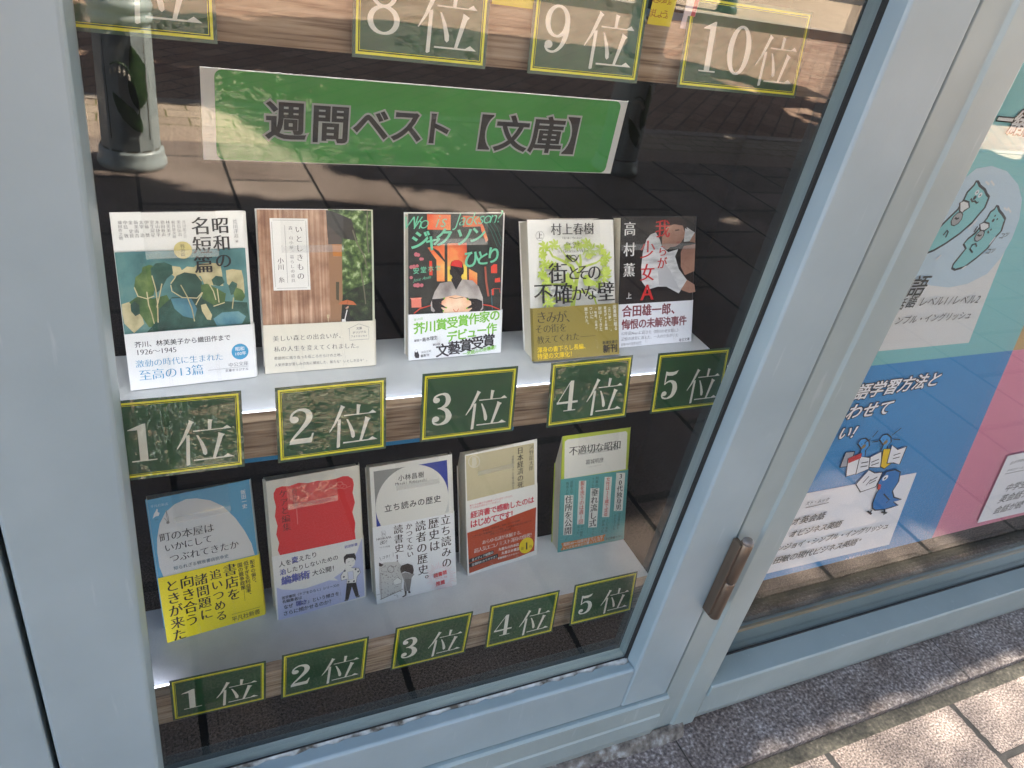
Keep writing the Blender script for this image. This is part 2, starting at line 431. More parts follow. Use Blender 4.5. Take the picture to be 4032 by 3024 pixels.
# stone doorstep under the window frames
def stone_step():
    m = bpy.data.materials.new('dark_granite'); n, l, p = nodes_of(m)
    a = tex(n, l, 'ShaderNodeTexNoise', 210, 4)
    r1 = ramp(n, l, a.outputs['Fac'], [(0.32, (86, 78, 74)), (0.47, (130, 119, 114)), (0.57, (156, 145, 139)), (0.7, (206, 197, 191))])
    b = tex(n, l, 'ShaderNodeTexNoise', 14, 5); r2 = ramp(n, l, b.outputs['Fac'], [(0.35, (206, 198, 192)), (0.65, (255, 255, 255))])
    l.new(mixc(n, l, 1.0, r1.outputs[0], r2.outputs[0], 'MULTIPLY'), p.inputs['Base Color'])
    p.inputs['Roughness'].default_value = 0.8; bump(n, l, p, a.outputs['Fac'], 0.6, 0.0015)
    q = MB()
    xs = [-1.627, -1.061, -0.494, 0.072, 0.6395, 1.2065, 1.773, 2.34, 2.907]
    for i in range(len(xs)-1):
        dx = 0.0012
        q.box(xs[i]+dx, xs[i+1]-dx, 0.3755, 0.52, H-0.04, -0.977, m)
    q.box(xs[0], xs[-1], 0.3775, 0.52, H-0.045, -0.9785, m_gutter)
    o = q.build('doorstep', None, 0.0012, 1); return tag(o, kind='structure')
stone_step()

# ---------------------------------------------------------------- window frames, doors and glass
PAINT = paint_mat('grey_blue_paint', (160, 177, 182), 1.4)
PAINT2 = paint_mat('grey_green_paint', (160, 174, 173), 1.4)
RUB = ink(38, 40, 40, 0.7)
SEAL = noisy('old_sealant', [(0.35, (84, 80, 72)), (0.5, (170, 174, 172)), (0.7, (206, 212, 212))], 70, rough=0.7, bs=0.8, bd=0.003)
GLASS = glass_mat('window_glass', 0.048, (0.97, 0.99, 0.98))
BLACK = noisy('black_felt', [(0.3, (10, 10, 11)), (0.7, (20, 20, 21))], 60, rough=0.95, spec=0.1)
ZTOP = 1.35
def glazed_door(name, label, x0, x1, ix0, ix1, zb, iz, mat, hinge_x=None):
    t = thing(name, label, 'door', (x0, YF, zb))
    L = t.location
    def part(nm, m, *b, bevel=0.002): return boxpart(nm, t, m, *b, bevel=bevel)
    q = MB(); q.prism([(x0-L[0], 0), (ix0-L[0], 0), (ix0+0.0033-L[0], YG-YF), (ix0+0.0033-L[0], 0.04), (x0-L[0], 0.04)], 0, ZTOP-zb, mat, 'z'); q.build('stile', t, 0.003, 3)
    q = MB(); q.prism([(x1-L[0], 0), (x1-L[0], 0.04), (ix1-0.0005-L[0], 0.04), (ix1-0.0005-L[0], YG-YF), (ix1-L[0], 0.003), (ix1+0.002-L[0], 0)], 0, ZTOP-zb, mat, 'z'); q.build('stile', t, 0.0015, 2)
    q = MB(); q.prism([(0.0012, 0), (0.0012, iz-zb-0.002), (0.004, iz-zb), (YG-YF, iz-zb-0.003), (0.039, iz-zb-0.003), (0.039, 0)], ix0-L[0]+0.0008, ix1-L[0]-0.0008, mat); q.build('bottom_rail', t, 0.0012, 2)
    part('top_rail', mat, ix0+0.001, ix1-0.001, YF+0.001, YF+0.039, ZTOP-0.08, ZTOP-0.0005)
    part('glass_pane', GLASS, ix0-0.004, ix1+0.004, YG, YG+0.005, iz-0.008, ZTOP-0.076, bevel=0)
    g = MB()
    for b in ((ix1-0.0045-0.0003, ix1-0.0006, YG-0.003, YG-0.0002, iz-0.002, ZTOP-0.08), (ix0+0.006, ix1-0.005, YG-0.002, YG-0.0002, iz-0.003, iz+0.0012)):
        g.box(b[0]-L[0], b[1]-L[0], b[2]-L[1], b[3]-L[1], b[4]-L[2], b[5]-L[2], RUB)
    g.build('gasket', t)
    # weathered sealant bead along the bottom
    g = MB(); n = 90; vs_ = []
    for i in range(n+1):
        x = ix0+0.006+(ix1-ix0-0.008)*i/n; w = 0.0028+0.0016*math.sin(i*1.3)*math.sin(i*0.37)+random.uniform(-.0007, .0007)
        if i > n-6: w += 0.004*(i-n+6)/6
        vs_ += [(x-L[0], YG-L[1]-0.0022, iz-L[2]-0.0025), (x-L[0], YG-L[1]-0.0022, iz-L[2]+0.0008), (x-L[0], YG-L[1]-0.0022-w, iz-L[2]-0.0016)]
    fs = []
    for i in range(n):
        a = 3*i; fs += [(a+1, a+4, a+5, a+2), (a+2, a+5, a+3, a)]
    g.add(vs_, fs, SEAL, True); g.build('sealant', t)
    return t
door = glazed_door('display_door', 'grey-blue framed glass door in front of the book shelves', -0.0945, 0.5930, -0.0205, 0.5222, -0.868, -0.7925, PAINT)
door2 = glazed_door('display_door', 'grey-blue door edge beyond the black gap at the far left', -0.790, -0.0985, -0.716, -0.1735, -0.868, -0.7925, PAINT)
# bronze hinge
BRONZE = noisy('bronze', [(0.3, (96, 82, 70)), (0.7, (140, 122, 104))], 40, (1, 1, 0.1), rough=0.38, spec=0.6)
for nd in BRONZE.node_tree.nodes:
    if nd.type == 'BSDF_PRINCIPLED': nd.inputs['Metallic'].default_value = 0.6
hc = ony((2942, 2142), 0.4365)
hinge = MB(); L = door.location
def hp(z0, z1, r, x=0.0, y=0.0):
    q = MB(); q.lathe([(0.0005, z1), (r-0.0012, z1), (r, z1-0.0015), (r, z0+0.0012), (r-0.0010, z0), (0.0005, z0)], (hc[0]-L[0]+x, hc[1]-L[1]+y, -L[2]), BRONZE, 24)
    return q
hz1 = hc[2]+0.006; hz0 = hz1-0.128; hm = hz1-0.066
hq = hp(hz0, hm-0.0006, 0.0073); hobj = hq.build('hinge', door)
k2 = hp(hm+0.0006, hz1-0.004, 0.0073).build('knuckle', hobj)
BRONZE_ = BRONZE; BRONZE = noisy('worn_cap', [(0.3, (120, 110, 102)), (0.7, (156, 146, 138))], 60, rough=0.35)
k3 = hp(hz1-0.0045, hz1, 0.0066).build('pin_cap', hobj); BRONZE = BRONZE_
q = MB(); q.box(hc[0]-L[0]-0.0105, hc[0]-L[0]-0.004, hc[1]-L[1]-0.001, hc[1]-L[1]+0.0125, hz0-L[2]+0.004, hz1-L[2]-0.006, BRONZE); q.build('hinge_leaf', hobj, 0.001)

# fixed frame: mullion, threshold, picture window to the right
fr = thing('window_frame', 'fixed grey-blue metal frame with mullion and large poster window', 'window frame', (0.598, YF, -0.977))
XM0, XM1 = 0.5990, 0.678
YG2 = 0.489
q = MB(); Lf = fr.location
prof = [(XM0, 0.457), (XM0+0.0015, 0.4535), (0.634, 0.4535), (0.6375, 0.450), (XM1-0.002, 0.450), (XM1, 0.452), (XM1, 0.500), (XM0, 0.500)]
q.prism([(a-Lf[0], b-Lf[1]) for a, b in prof], -0.9715-Lf[2], ZTOP-Lf[2], PAINT2, 'z'); q.build('mullion', fr, 0.0008, 2)
q = MB()   # threshold under the doors
prof = [(0.452, -0.9725), (0.4465, -0.945), (0.4465, -0.9165), (0.449, -0.9135), (0.4475, -0.911), (0.4475, -0.879), (0.4445, -0.876), (0.4445, -0.8735), (0.448, -0.8712), (0.500, -0.8712), (0.500, -0.9725)]
q.prism([(a-Lf[1], b-Lf[2]) for a, b in prof], -1.6-Lf[0], XM0-0.0005-Lf[0], PAINT2); q.build('threshold', fr, 0.0008, 2)
q = MB()   # window bottom rail with broad sill
prof = [(0.456, -0.972), (0.4515, -0.955), (0.4515, -0.9105), (0.4475, -0.9085), (0.4475, -0.8905), (0.4495, -0.8872), (YG2-0.0005, -0.8852), (0.53, -0.8852), (0.53, -0.972)]
q.prism([(a-Lf[1], b-Lf[2]) for a, b in prof], XM1+0.0006-Lf[0], 2.3-Lf[0], PAINT2); q.build('sill', fr, 0.0008, 2)
boxpart('jamb', fr, PAINT2, 2.3006, 2.38, YF, 0.53, -0.972, ZTOP)
boxpart('head_rail', fr, PAINT2, XM1+0.0006, 2.30, YF+0.001, 0.53, ZTOP-0.07, ZTOP)
boxpart('glass_pane', fr, GLASS, XM1-0.004, 2.304, YG2, YG2+0.005, -0.889, ZTOP-0.068, bevel=0)
g = MB()
g.box(XM1+0.001-Lf[0], 2.299-Lf[0], YG2-0.003-Lf[1], YG2-0.0003-Lf[1], -0.8851-Lf[2], -0.8828-Lf[2], RUB); g.build('gasket', fr)
boxpart('gap_shade', fr, RUB, XM0-0.0012, XM0-0.0001, 0.4552, 0.49, -0.871, ZTOP, bevel=0)  # dark strip standing for the shade on the mullion side in the gap
# crumbling mortar where the threshold meets the stone
MORT = noisy('crumbled_mortar', [(0.3, (74, 68, 62)), (0.55, (128, 122, 114)), (0.75, (178, 180, 176))], 90, rough=0.95, bs=1.0, bd=0.004)
g = MB(); n = 160; vs_ = []
for i in range(n+1):
    x = -1.6+(0.655+1.6)*i/n; y0 = 0.4475-0.003*random.random(); w = 0.010+0.005*math.sin(i*0.21)+0.004*random.random()
    vs_ += [(x-Lf[0], 0.452-Lf[1], -0.9605-Lf[2]), (x-Lf[0], y0-Lf[1], -0.965+0.003*random.random()-Lf[2]), (x-Lf[0], 0.449-w*0.8-Lf[1], -0.9772-Lf[2])]
fs = []
for i in range(n): a = 3*i; fs += [(a, a+3, a+4, a+1), (a+1, a+4, a+5, a+2)]
g.add(vs_, fs, MORT, False); g.build('mortar_bed', fr)

# the building itself: wall over and beside the windows, roof and sides
WALL = noisy('render_wall', [(0.3, (150, 150, 146)), (0.7, (168, 168, 164))], 6, rough=0.85, bs=0.2)
bld = thing('shop_building', 'plain rendered shop building around the display windows', 'building', (0, 0.46, H))
for nm, b in (('facade_wall', (-7, -1.6, 0.46, 0.66, H, 3.2)), ('facade_wall', (2.385, 9, 0.46, 0.66, H, 3.2)), ('lintel_wall', (-1.599, 2.384, 0.462, 0.66, ZTOP+0.001, 3.2)),
              ('side_wall', (-7, -6.8, 0.661, 7, H, 3.2)), ('side_wall', (8.8, 9, 0.661, 7, H, 3.2)), ('rear_wall', (-7, 9, 7.001, 7.2, H, 3.2)), ('roof', (-7, 9, 0.452, 7.2, 3.201, 3.4))):
    boxpart(nm, bld, WALL, *b)
boxpart('plinth', bld, WALL, -1.6, 2.38, 0.53, 0.60, H, -0.974)

# ---------------------------------------------------------------- display cabinet, shelves
cab = thing('display_cabinet', 'black lined display cabinet behind the glass door', 'cabinet', (0.25, 0.7, -0.9))
boxpart('back_panel', cab, BLACK, -0.80, 0.66, 0.705, 0.72, -0.96, ZTOP)
boxpart('side_panel', cab, BLACK, 0.645, 0.66, 0.51, 0.7045, -0.96, ZTOP)
boxpart('side_panel', cab, BLACK, -0.80, -0.785, 0.51, 0.7045, -0.96, ZTOP)
boxpart('floor_panel', cab, BLACK, -0.784, 0.644, 0.49, 0.7045, -0.96, -0.945)
boxpart('top_panel', cab, BLACK, -0.784, 0.644, 0.48, 0.7045, ZTOP-0.03, ZTOP-0.01)
boxpart('gap_backing', cab, BLACK, -0.112, -0.082, 0.4925, 0.52, -0.96, ZTOP-0.03)  # black strip added behind the door gap to keep it dark
WHITE = noisy('white_melamine', [(0.3, (196, 200, 206)), (0.7, (208, 212, 216))], 30, rough=0.35)
def wood(name, cols):
    m = bpy.data.materials.new(name); n, l, p = nodes_of(m)
    a = tex(n, l, 'ShaderNodeTexNoise', 60, 6, (0.2, 1, 2.4)); b = tex(n, l, 'ShaderNodeTexNoise', 210, 4, (0.07, 1, 2.2))
    r = ramp(n, l, a.outputs['Fac'], [(0.3, cols[0]), (0.5, cols[1]), (0.7, cols[2])])
    r2 = ramp(n, l, b.outputs['Fac'], [(0.34, (168, 152, 140)), (0.5, (235, 230, 226)), (0.7, (255, 255, 255))])
    l.new(mixc(n, l, 1.0, r.outputs[0], r2.outputs[0], 'MULTIPLY'), p.inputs['Base Color'])
    p.inputs['Roughness'].default_value = 0.55; bump(n, l, p, b.outputs['Fac'], 0.3, 0.0006)
    return m
OAK = wood('oak_laminate', [(162, 138, 114), (188, 164, 140), (208, 188, 166)])
LED = emit_mat('led_or_fill_strip', (0.82, 0.82, 1.0), 1.4)
FILL = emit_mat('under_shelf_fill', (1.0, 0.96, 0.92), 4.2)  # fill light added out of view under the shelves to brighten the lower row
BLUE = ink(28, 126, 178, 0.5)
YL = 0.547
def shelf(label, zs, zt, zb, x0=-0.784, x1=0.612, led=None, strip=None, under=False):
    t = thing('display_shelf', label, 'shelf', (0.25, 0.62, zs), 'display shelves')
    boxpart('shelf_board', t, WHITE, x0, x1, YL+0.0145, 0.6775, zs-0.022, zs, bevel=0.0006)
    boxpart('wood_edge', t, OAK, x0, x1+0.001, YL, YL+0.0135, zb, zt, bevel=0.0008)
    if led:
        boxpart('led_or_fill_strip', t, LED, led[0], led[1], YL+0.0140, YL+0.0158, zs+0.0007, zt-0.001, bevel=0)
    if under:
        boxpart('led_or_fill_strip', t, FILL, x0+0.01, 0.60, YL+0.0146, YL+0.024, zs-0.0245, zs-0.0224, bevel=0)  # added fill strip hidden behind the wood edge
    if strip:
        boxpart('blue_strip', t, BLUE, x0, strip, YL+0.002, 0.60, zb-0.0062, zb-0.0004, bevel=0.0004)
    return t
shelf('top white shelf with wood edge above the green banner', -0.078, -0.070, -0.1155, led=None, under=True)
shelf('middle white shelf with glowing light along its wood edge, holding five paperbacks', -0.4235, -0.4154, -0.4553, led=(-0.78, 0.60), strip=0.331, under=True)
shelf('lowest white shelf with wood edge, light glowing only at its left end', -0.7725, -0.7580, -0.8036, led=(-0.78, -0.006))

# ================================================================= rank signs
GREEN = laminate('green_card', [(0.3, (20, 70, 34)), (0.7, (30, 84, 42))], 40)
DKGREEN = laminate('green_film_edge', [(0.3, (44, 76, 54)), (0.7, (52, 86, 60))], 40)
YEL = laminate('yellow_border', [(0.3, (246, 236, 30)), (0.7, (252, 244, 52))], 40)
CREAM = laminate('cream_lettering', [(0.3, (240, 236, 220)), (0.7, (248, 245, 232))], 40)
DARKL = ink(30, 44, 20, 0.5)
def ring(cx, cy, rx, ry, wx, wy, n=28):
    pts = [(cx+rx*math.sin(2*PI*k/n), cy+ry*math.cos(2*PI*k/n)) for k in range(n)]
    return ('line', pts, [wy+(wx-wy)*abs(math.sin(2*PI*k/n))**1.4 for k in range(n)]+[wy], True)
def st(*p): return ('line', [(a, b) for a, b, c in p], [c*2 for a, b, c in p], False)
def bl(x, y, r): return ('disc', (x, y), r)
def pg(*p): return ('poly', p)
DIG = {
 '1': [pg((.02, .865), (.02, .845), (.20, .845), (.20, .03), (.05, .03), (.05, 0), (.52, 0), (.52, .03), (.355, .03), (.355, 1), (.31, 1))],
 '2': [bl(.14, .70, .095), st((.06, .70, .03), (.09, .85, .03), (.2, .95, .03), (.32, .965, .04), (.43, .90, .07), (.47, .76, .085), (.42, .60, .07), (.28, .40, .045), (.12, .20, .03), (.03, .06, .02)),
       pg((.01, 0), (.5, 0), (.56, .27), (.52, .27), (.49, .17), (.45, .145), (.12, .145), (.03, .08))],
 '3': [bl(.13, .79, .085), st((.06, .79, .03), (.1, .91, .03), (.25, .975, .025), (.38, .93, .06), (.43, .77, .08), (.38, .62, .06), (.26, .545, .025), (.17, .53, .015)),
       st((.22, .535, .018), (.38, .46, .06), (.46, .27, .095), (.40, .1, .07), (.24, .022, .025), (.1, .06, .03), (.055, .18, .03)), bl(.13, .2, .09)],
 '4': [pg((.37, 1), (.47, 1), (.47, .03), (.58, .03), (.58, 0), (.22, 0), (.22, .03), (.345, .03), (.345, .88)), pg((0, .29), (.345, .95), (.40, 1), (.05, .325)), pg((0, .255), (.63, .255), (.63, .325), (0, .325))],
 '5': [pg((.1, .99), (.2, .955), (.38, .95), (.52, 1.0), (.46, .87), (.34, .82), (.2, .83), (.145, .85), (.12, .53), (.09, .53)), st((.1, .52, .015), (.18, .60, .025), (.3, .63, .035), (.43, .53, .08), (.47, .33, .1), (.41, .12, .07), (.25, .022, .025), (.1, .06, .03), (.055, .18, .03)), bl(.13, .2, .085)],
 '7': [pg((.03, 1), (.55, 1), (.55, .93), (.03, .86)), st((.5, .9, .03), (.32, .5, .05), (.25, .03, .09))],
 '8': [ring(.29, .75, .19, .22, .10, .05), ring(.29, .27, .235, .25, .12, .05)],
 '9': [ring(.29, .66, .21, .31, .13, .05), st((.50, .66, .06), (.49, .4, .065), (.41, .16, .045), (.27, .03, .025), (.13, .04, .025), (.07, .14, .03)), bl(.14, .17, .085)],
 '0': [ring(.29, .5, .22, .475, .15, .05)],
}
KURAI_PX = [
 [(842, 622), (895, 642), (876, 662), (845, 735), (800, 820), (735, 908), (727, 903), (775, 815), (812, 720), (842, 640)],
 [(818, 778), (848, 766), (853, 780), (858, 1055), (835, 1066), (822, 1062)],
 [(1027, 612), (1074, 618), (1066, 638), (1060, 712), (1030, 716)],
 [(885, 726), (1168, 699), (1213, 668), (1256, 697), (885, 738)],
 [(915, 768), (935, 770), (985, 840), (1020, 910), (1023, 945), (1005, 962), (985, 950), (968, 890), (945, 830)],
 [(1130, 738), (1193, 757), (1172, 780), (1106, 985), (1076, 988), (1128, 770)],
 [(893, 1006), (1180, 972), (1222, 943), (1284, 970), (893, 1019)],
]
def lean_axes(lean, yaw):
    U = np.array([math.cos(yaw), math.sin(yaw), 0]); n = np.array([-math.sin(yaw), math.cos(yaw), 0])
    return U, math.cos(lean)*np.array([0, 0, 1.0])+math.sin(lean)*n
_U, _V = lean_axes(math.radians(14.5), 0)
_k = Card((-0.027, 0.528, -0.447), _U, _V, (400, 1400, 900/2212))
KURAI = [[_k.uv(p) for p in poly] for poly in KURAI_PX]
def draw_digit(c, d, u0, v0, h, sx=1.0):
    for it in DIG[d]:
        if it[0] == 'poly': c.poly([(u0+x*h*sx, v0+y*h) for x, y in it[1]], CREAM, False)
        elif it[0] == 'disc': c.disc((u0+it[1][0]*h*sx, v0+it[1][1]*h), it[2]*h*sx, CREAM, False, it[2]*h)
        else:
            pts = [(u0+x*h*sx, v0+y*h) for x, y in it[1]]
            if not it[3]:   # smooth the stroke
                P = np.array(pts); W = np.array(it[2]); tt = np.linspace(0, len(P)-1, 5*(len(P)-1)+1); o = []; ww = []
                for t in tt:
                    i = min(int(t), len(P)-2); f = t-i
                    p0, p1, p2, p3 = P[max(i-1, 0)], P[i], P[i+1], P[min(i+2, len(P)-1)]
                    o.append(0.5*((2*p1)+(-p0+p2)*f+(2*p0-5*p1+4*p2-p3)*f*f+(-p0+3*p1-3*p2+p3)*f**3)); ww.append((W[i]*(1-f)+W[i+1]*f)*h)
                c.line(o, ww, CREAM, False)
            else: c.line(pts, [w*h for w in it[2]], CREAM, False, True)
def rank_sign(num, x, y, z, lean, yaw, w, h, label, group, du=0.0):
    U, V = lean_axes(math.radians(lean), math.radians(yaw))
    c = Card((x, y, z), U, V)
    kx, ky = (w-du)/0.0955, h/0.068
    c.mb.box(0, w, 0, 0.0006, 0, h, DKGREEN)
    c.rect(0.0022, w-0.0022, 0.0022, h-0.0022, GREEN)
    c.frame(0.0022, w-0.0022, 0.0022, h-0.0022, 0.0017, YEL)
    c.frame(0.0040, w-0.0040, 0.0040, h-0.0040, 0.0005, DARKL)
    c.frame(0.0046, w-0.0046, 0.0046, h-0.0046, 0.0004, YEL)
    if len(num) == 1: draw_digit(c, num, 0.0095*kx, 0.0155*ky, 0.0320*ky, 1.2*kx/ky)
    else:
        draw_digit(c, '1', 0.0165, 0.0135*ky, 0.037*ky, 0.95); draw_digit(c, '0', 0.0440, 0.0135*ky, 0.037*ky, 1.12)
    for P in KURAI: c.poly([(p[0]*kx+du, p[1]*ky) for p in P], CREAM, False)
    o = c.build('rank_sign'); return tag(o, label, 'sign', group)
GU = 'green rank signs on the middle shelf edge'; GL = 'green rank signs on the lowest shelf edge'; GT = 'green rank signs on the top shelf edge'
DS = [('1', -0.0270, 0.528, -0.447, 14.5, 0, 'half hidden by the left door stile'), ('2', 0.0956, 0.5275, -0.4477, 15.8, 1, 'under the house-in-forest paperback'), ('3', 0.2241, 0.5315, -0.4473, 12.5, 0, 'under the orange and black paperback'),
      ('4', 0.3556, 0.5285, -0.4462, 15.0, 1, 'under the pale green tree paperback'), ('5', 0.4815, 0.5300, -0.4462, 14.0, 0, 'cut off by the right door stile')]
for n_, x, y, z, le, ya, w_ in DS:
    rank_sign(n_, x, y, z, le, ya, 0.0955, 0.068, 'green %s位 sign on the middle shelf edge, %s' % (n_, w_), GU)
DL = [('1', -0.0054, 0.5455, -0.8000, 0.5, -1.2, .0945, .0665, 'yellow and blue book'), ('2', 0.1061, 0.5452, -0.8082, 0.6, -0.5, .0955, .0749, 'red book'), ('3', 0.2328, 0.5445, -0.8050, 1.0, -0.5, .0955, .0749, 'white book with a circle'),
      ('4', 0.3511, 0.5366, -0.7971, 7.9, 0, .0955, .0690, 'orange banded book'), ('5', 0.4674, 0.5326, -0.7875, 12.2, -0.2, .0955, .0634, 'teal banded book')]
for n_, x, y, z, le, ya, w, h, w_ in DL:
    rank_sign(n_, x, y, z, le, ya, w, h, 'green %s位 sign on the lowest shelf edge, below the %s' % (n_, w_), GL)
for n_, x, le, w_ in (('7', -0.0386, 10, 'cut off beside the left stile'), ('8', 0.1401, 11, 'above the left half of the banner'), ('9', 0.2690, 11, 'above the right half of the banner'), ('10', 0.4032, 12, 'beside the right stile')):
    rank_sign(n_, x, 0.535, -0.1148, le, 0, 0.1265 if n_ == '10' else 0.0955, 0.068, 'green %s位 sign on the top shelf edge, %s' % (n_, w_), GT, 0.031 if n_ == '10' else 0.0)

# ================================================================= green banner
BGREEN = laminate('banner_green', [(0.3, (48, 148, 50)), (0.7, (58, 160, 58))], 20, 1.2)
PAPER = ink(226, 226, 224, 0.5)
bcr = (1300, 0, 1200/2212); acr = (200, 0, 1200/2212); zcr = (0, 0, 1000/2212)
yb = 0.556
P = [ony(p, yb) for p in [(776.7, 632), (2425.7, 687.9), (757.2, 260), (2480, 394.4)]]
bw = P[1][0]-P[0][0]; bh = (P[2][2]+P[3][2]-P[0][2]-P[1][2])/2
c = Card((P[0][0], yb, (P[0][2]+P[1][2])/2), (1, 0, 0), (0, 0, 1))
FILM = film_mat('clear_film', 0.008, 0.0)
c.mb.box(0.004, bw-0.006, 0, 0.0005, 0.0008, bh-0.0006, PAPER)
c.rrect(0.0125, bw-0.012, 0.0012, bh-0.0012, 0.005, BGREEN)
BK = ink(14, 14, 14, 0.5); BKL = ink(178, 182, 178, 0.5)
BT = (('週', 1127.7, 481, 164), ('間', 1304, 494, 156), ('ベ', 1462.8, 497, 146), ('ス', 1603.8, 500, 138), ('ト', 1720, 511, 130), ('【', 1872, 523.5, 132), ('文', 2016, 532, 134), ('庫', 2154, 537, 134), ('】', 2288, 543, 130))
for st_, mm in (('o', BKL), ('B', BK)):
    for ch, x, y, wpx in BT:
        s0 = c.uv((x-wpx/2, y)); s1 = c.uv((x+wpx/2, y))
        c.text(ch, (x, y), (x, y), mm, st_, size=s1[0]-s0[0])
banner = c.build('banner'); tag(banner, 'long green banner with bold black lettering under the top shelf', 'banner')
q = MB(); q.box(0, bw, -0.0018, -0.0014, 0, bh, FILM); q.build('clear_sleeve', banner)

# small cards on the top shelf edge
def pop_card(label, pts, col, y, paint):
    P = [ony(p, y) for p in pts]
    x0, x1 = P[0][0], P[1][0]; z0 = (P[0][2]+P[1][2])/2
    c = Card((x0, y, z0), (1, 0, 0), (0, 0, 1)); w = x1-x0
    c.mb.box(0, w, 0, 0.0005, 0, 0.07, col); paint(c, w)
    return tag(c.build('shelf_card'), label, 'card', 'small cards on the top shelf edge')
YC = ink(240, 216, 60, 0.5); RDI = ink(176, 96, 40, 0.5)
pop_card('small yellow card between the 8位 and 9位 signs', [(1936, 16), (2119, 38)], YC, 0.5455, lambda c, w: c.text('コーポレーション', (w*0.25, 0.0065), (w*0.75, 0.0065), RDI, 'r', px=False))
def yc2(c, w):
    for i, t in enumerate(('ましょう。', '辺の町。', 'にある。', '島の海辺')): c.text(t, (w*0.1, 0.008+i*0.0098), (w*0.85, 0.008+i*0.0098), RDI, 'r', px=False, size=0.0066)
pop_card('small yellow card with brown lettering beside the 9位 sign', [(2548, 96), (2638, 104)], YC, 0.5458, yc2)
WC = ink(232, 214, 218, 0.5); PK = ink(196, 60, 84, 0.5)
def wc2(c, w):
    c.rect(w*0.62, w*0.98, 0.002, 0.026, PK); c.rect(w*0.55, w*0.95, 0.034, 0.046, ink(150, 70, 60)); c.rect(w*0.62, w*0.88, 0.037, 0.043, WC)
pop_card('small white and pink card beside the 10位 sign', [(2677, 112), (2722, 117)], WC, 0.5458, wc2)
# ================================================================= books
PAGES = noisy('book_pages', [(0.3, (196, 188, 170)), (0.7, (222, 214, 196))], 900, (1, 0.04, 0.002), rough=0.8, bs=0.3, bd=0.0003)
STRIP = film_mat('clear_plastic_strip', 0.025, 0.04)
STRIPE = film_mat('folded_plastic', 0.05, 0.16)
def book(label, pose, thick, cover_col, paint, spine_col=None, strip=(0.2, 0.75, 0.04), crop=None, group='books', band=None, band_col=None, band_paint=None):
    x, y, lean, yaw, w, h, z = pose
    U, V = lean_axes(lean, yaw)
    c = Card((x, y, z), U, V, crop)
    t = thing('book', label, 'book', (0, 0, 0), group); t.matrix_world = c.matrix()
    m = cover_col
    # cover: front board, spine at the right, back board
    q = c.mb; e = 0.0005
    q.box(0, w, 0, e, 0, h, m)
    sm = spine_col or m
    n = 6; vs_ = []; r = thick/2
    for i in range(n+1):
        a = -PI/2+PI*i/n; xx = w+0.0035*math.cos(a); yy = r+r*math.sin(a)
        vs_ += [(xx, yy, 0), (xx, yy, h)]
    q.add(vs_, [(2*i, 2*i+2, 2*i+3, 2*i+1) for i in range(n)], sm, True)
    q.box(0, w, thick-e, thick, 0, h, m)
    if paint: paint(c)
    c.build('cover', t)
    g = MB(); g.box(0.0012, w-0.0005, e+0.0001, thick-e-0.0001, 0.0012, h-0.0016, PAGES); g.build('page_block', t)
    dmax = c.d+0.0003
    if band:
        b = Card((x, y, z), U, V, crop); b.d = dmax
        b0, b1 = [b.uv(p)[1] for p in band]; vb = 0.0002
        s = b.mb; bm = band_col
        s.add([(-0.0004, -dmax, vb), (w+0.0005, -dmax, vb), (w+0.0005, -dmax, b1), (-0.0004, -dmax, b0), (-0.0004, e, vb), (-0.0004, e, b0)], [(0, 1, 2, 3), (4, 0, 3, 5)], bm)
        vs_ = []
        for i in range(n+1):
            a = -PI/2+PI*i/n; xx = w+0.0042*math.cos(a); yy = r+(r+dmax)*math.sin(a)
            vs_ += [(xx, yy, vb), (xx, yy, b1)]
        s.add(vs_, [(2*i, 2*i+2, 2*i+3, 2*i+1) for i in range(n)], bm, True)
        if band_paint: band_paint(b)
        b.build('paper_band', t); dmax = b.d
    if strip:
        p = MB(); a, bb, L = strip; u0, u1 = w*a, w*bb; f = dmax+0.0006
        p.add([(u0, -f, h-L), (u1, -f, h-L), (u1, -f, h+0.0008), (u0, -f, h+0.0008), (u1, thick+0.001, h+0.0008), (u0, thick+0.001, h+0.0008), (u1, thick+0.001, 0.02), (u0, thick+0.001, 0.02)],
              [(0, 1, 2, 3), (3, 2, 4, 5), (5, 4, 6, 7)], STRIP)
        p.add([(u0, -f-0.0004, h-L), (u1, -f-0.0004, h-L), (u1, -f-0.0004, h-L+0.0065), (u0, -f-0.0004, h-L+0.0065)], [(0, 1, 2, 3)], STRIPE)
        p.build('plastic_strip', t)
    # clear easel stand that carries the leaning book
    um = w/2
    dz = (h*0.55)*math.cos(lean); back = h*0.55*math.sin(lean)
    A = np.array([um, thick+0.0015, h*0.55]); down = np.array([0, 0.012, 0])
    ez = np.array([0, -math.sin(lean)*-1, 0])
    wv = np.array([0.0, math.sin(lean), math.cos(lean)])      # world up in the local frame (x, depth, v)
    foot = A-wv*(A[1]*math.sin(lean)+A[2]*math.cos(lean))
    for sx in (-0.02, 0.02):
        s_ = MB(); s_.tube([A+np.array([sx, 0, 0]), foot+np.array([sx, 0.002, 0])], 0.0014, FILM, 6); s_.build('easel_leg', t)
    return t
W_ = ink(232, 230, 226, 0.4); BLK = ink(32, 30, 32, 0.5); GRY = ink(96, 96, 98, 0.5)

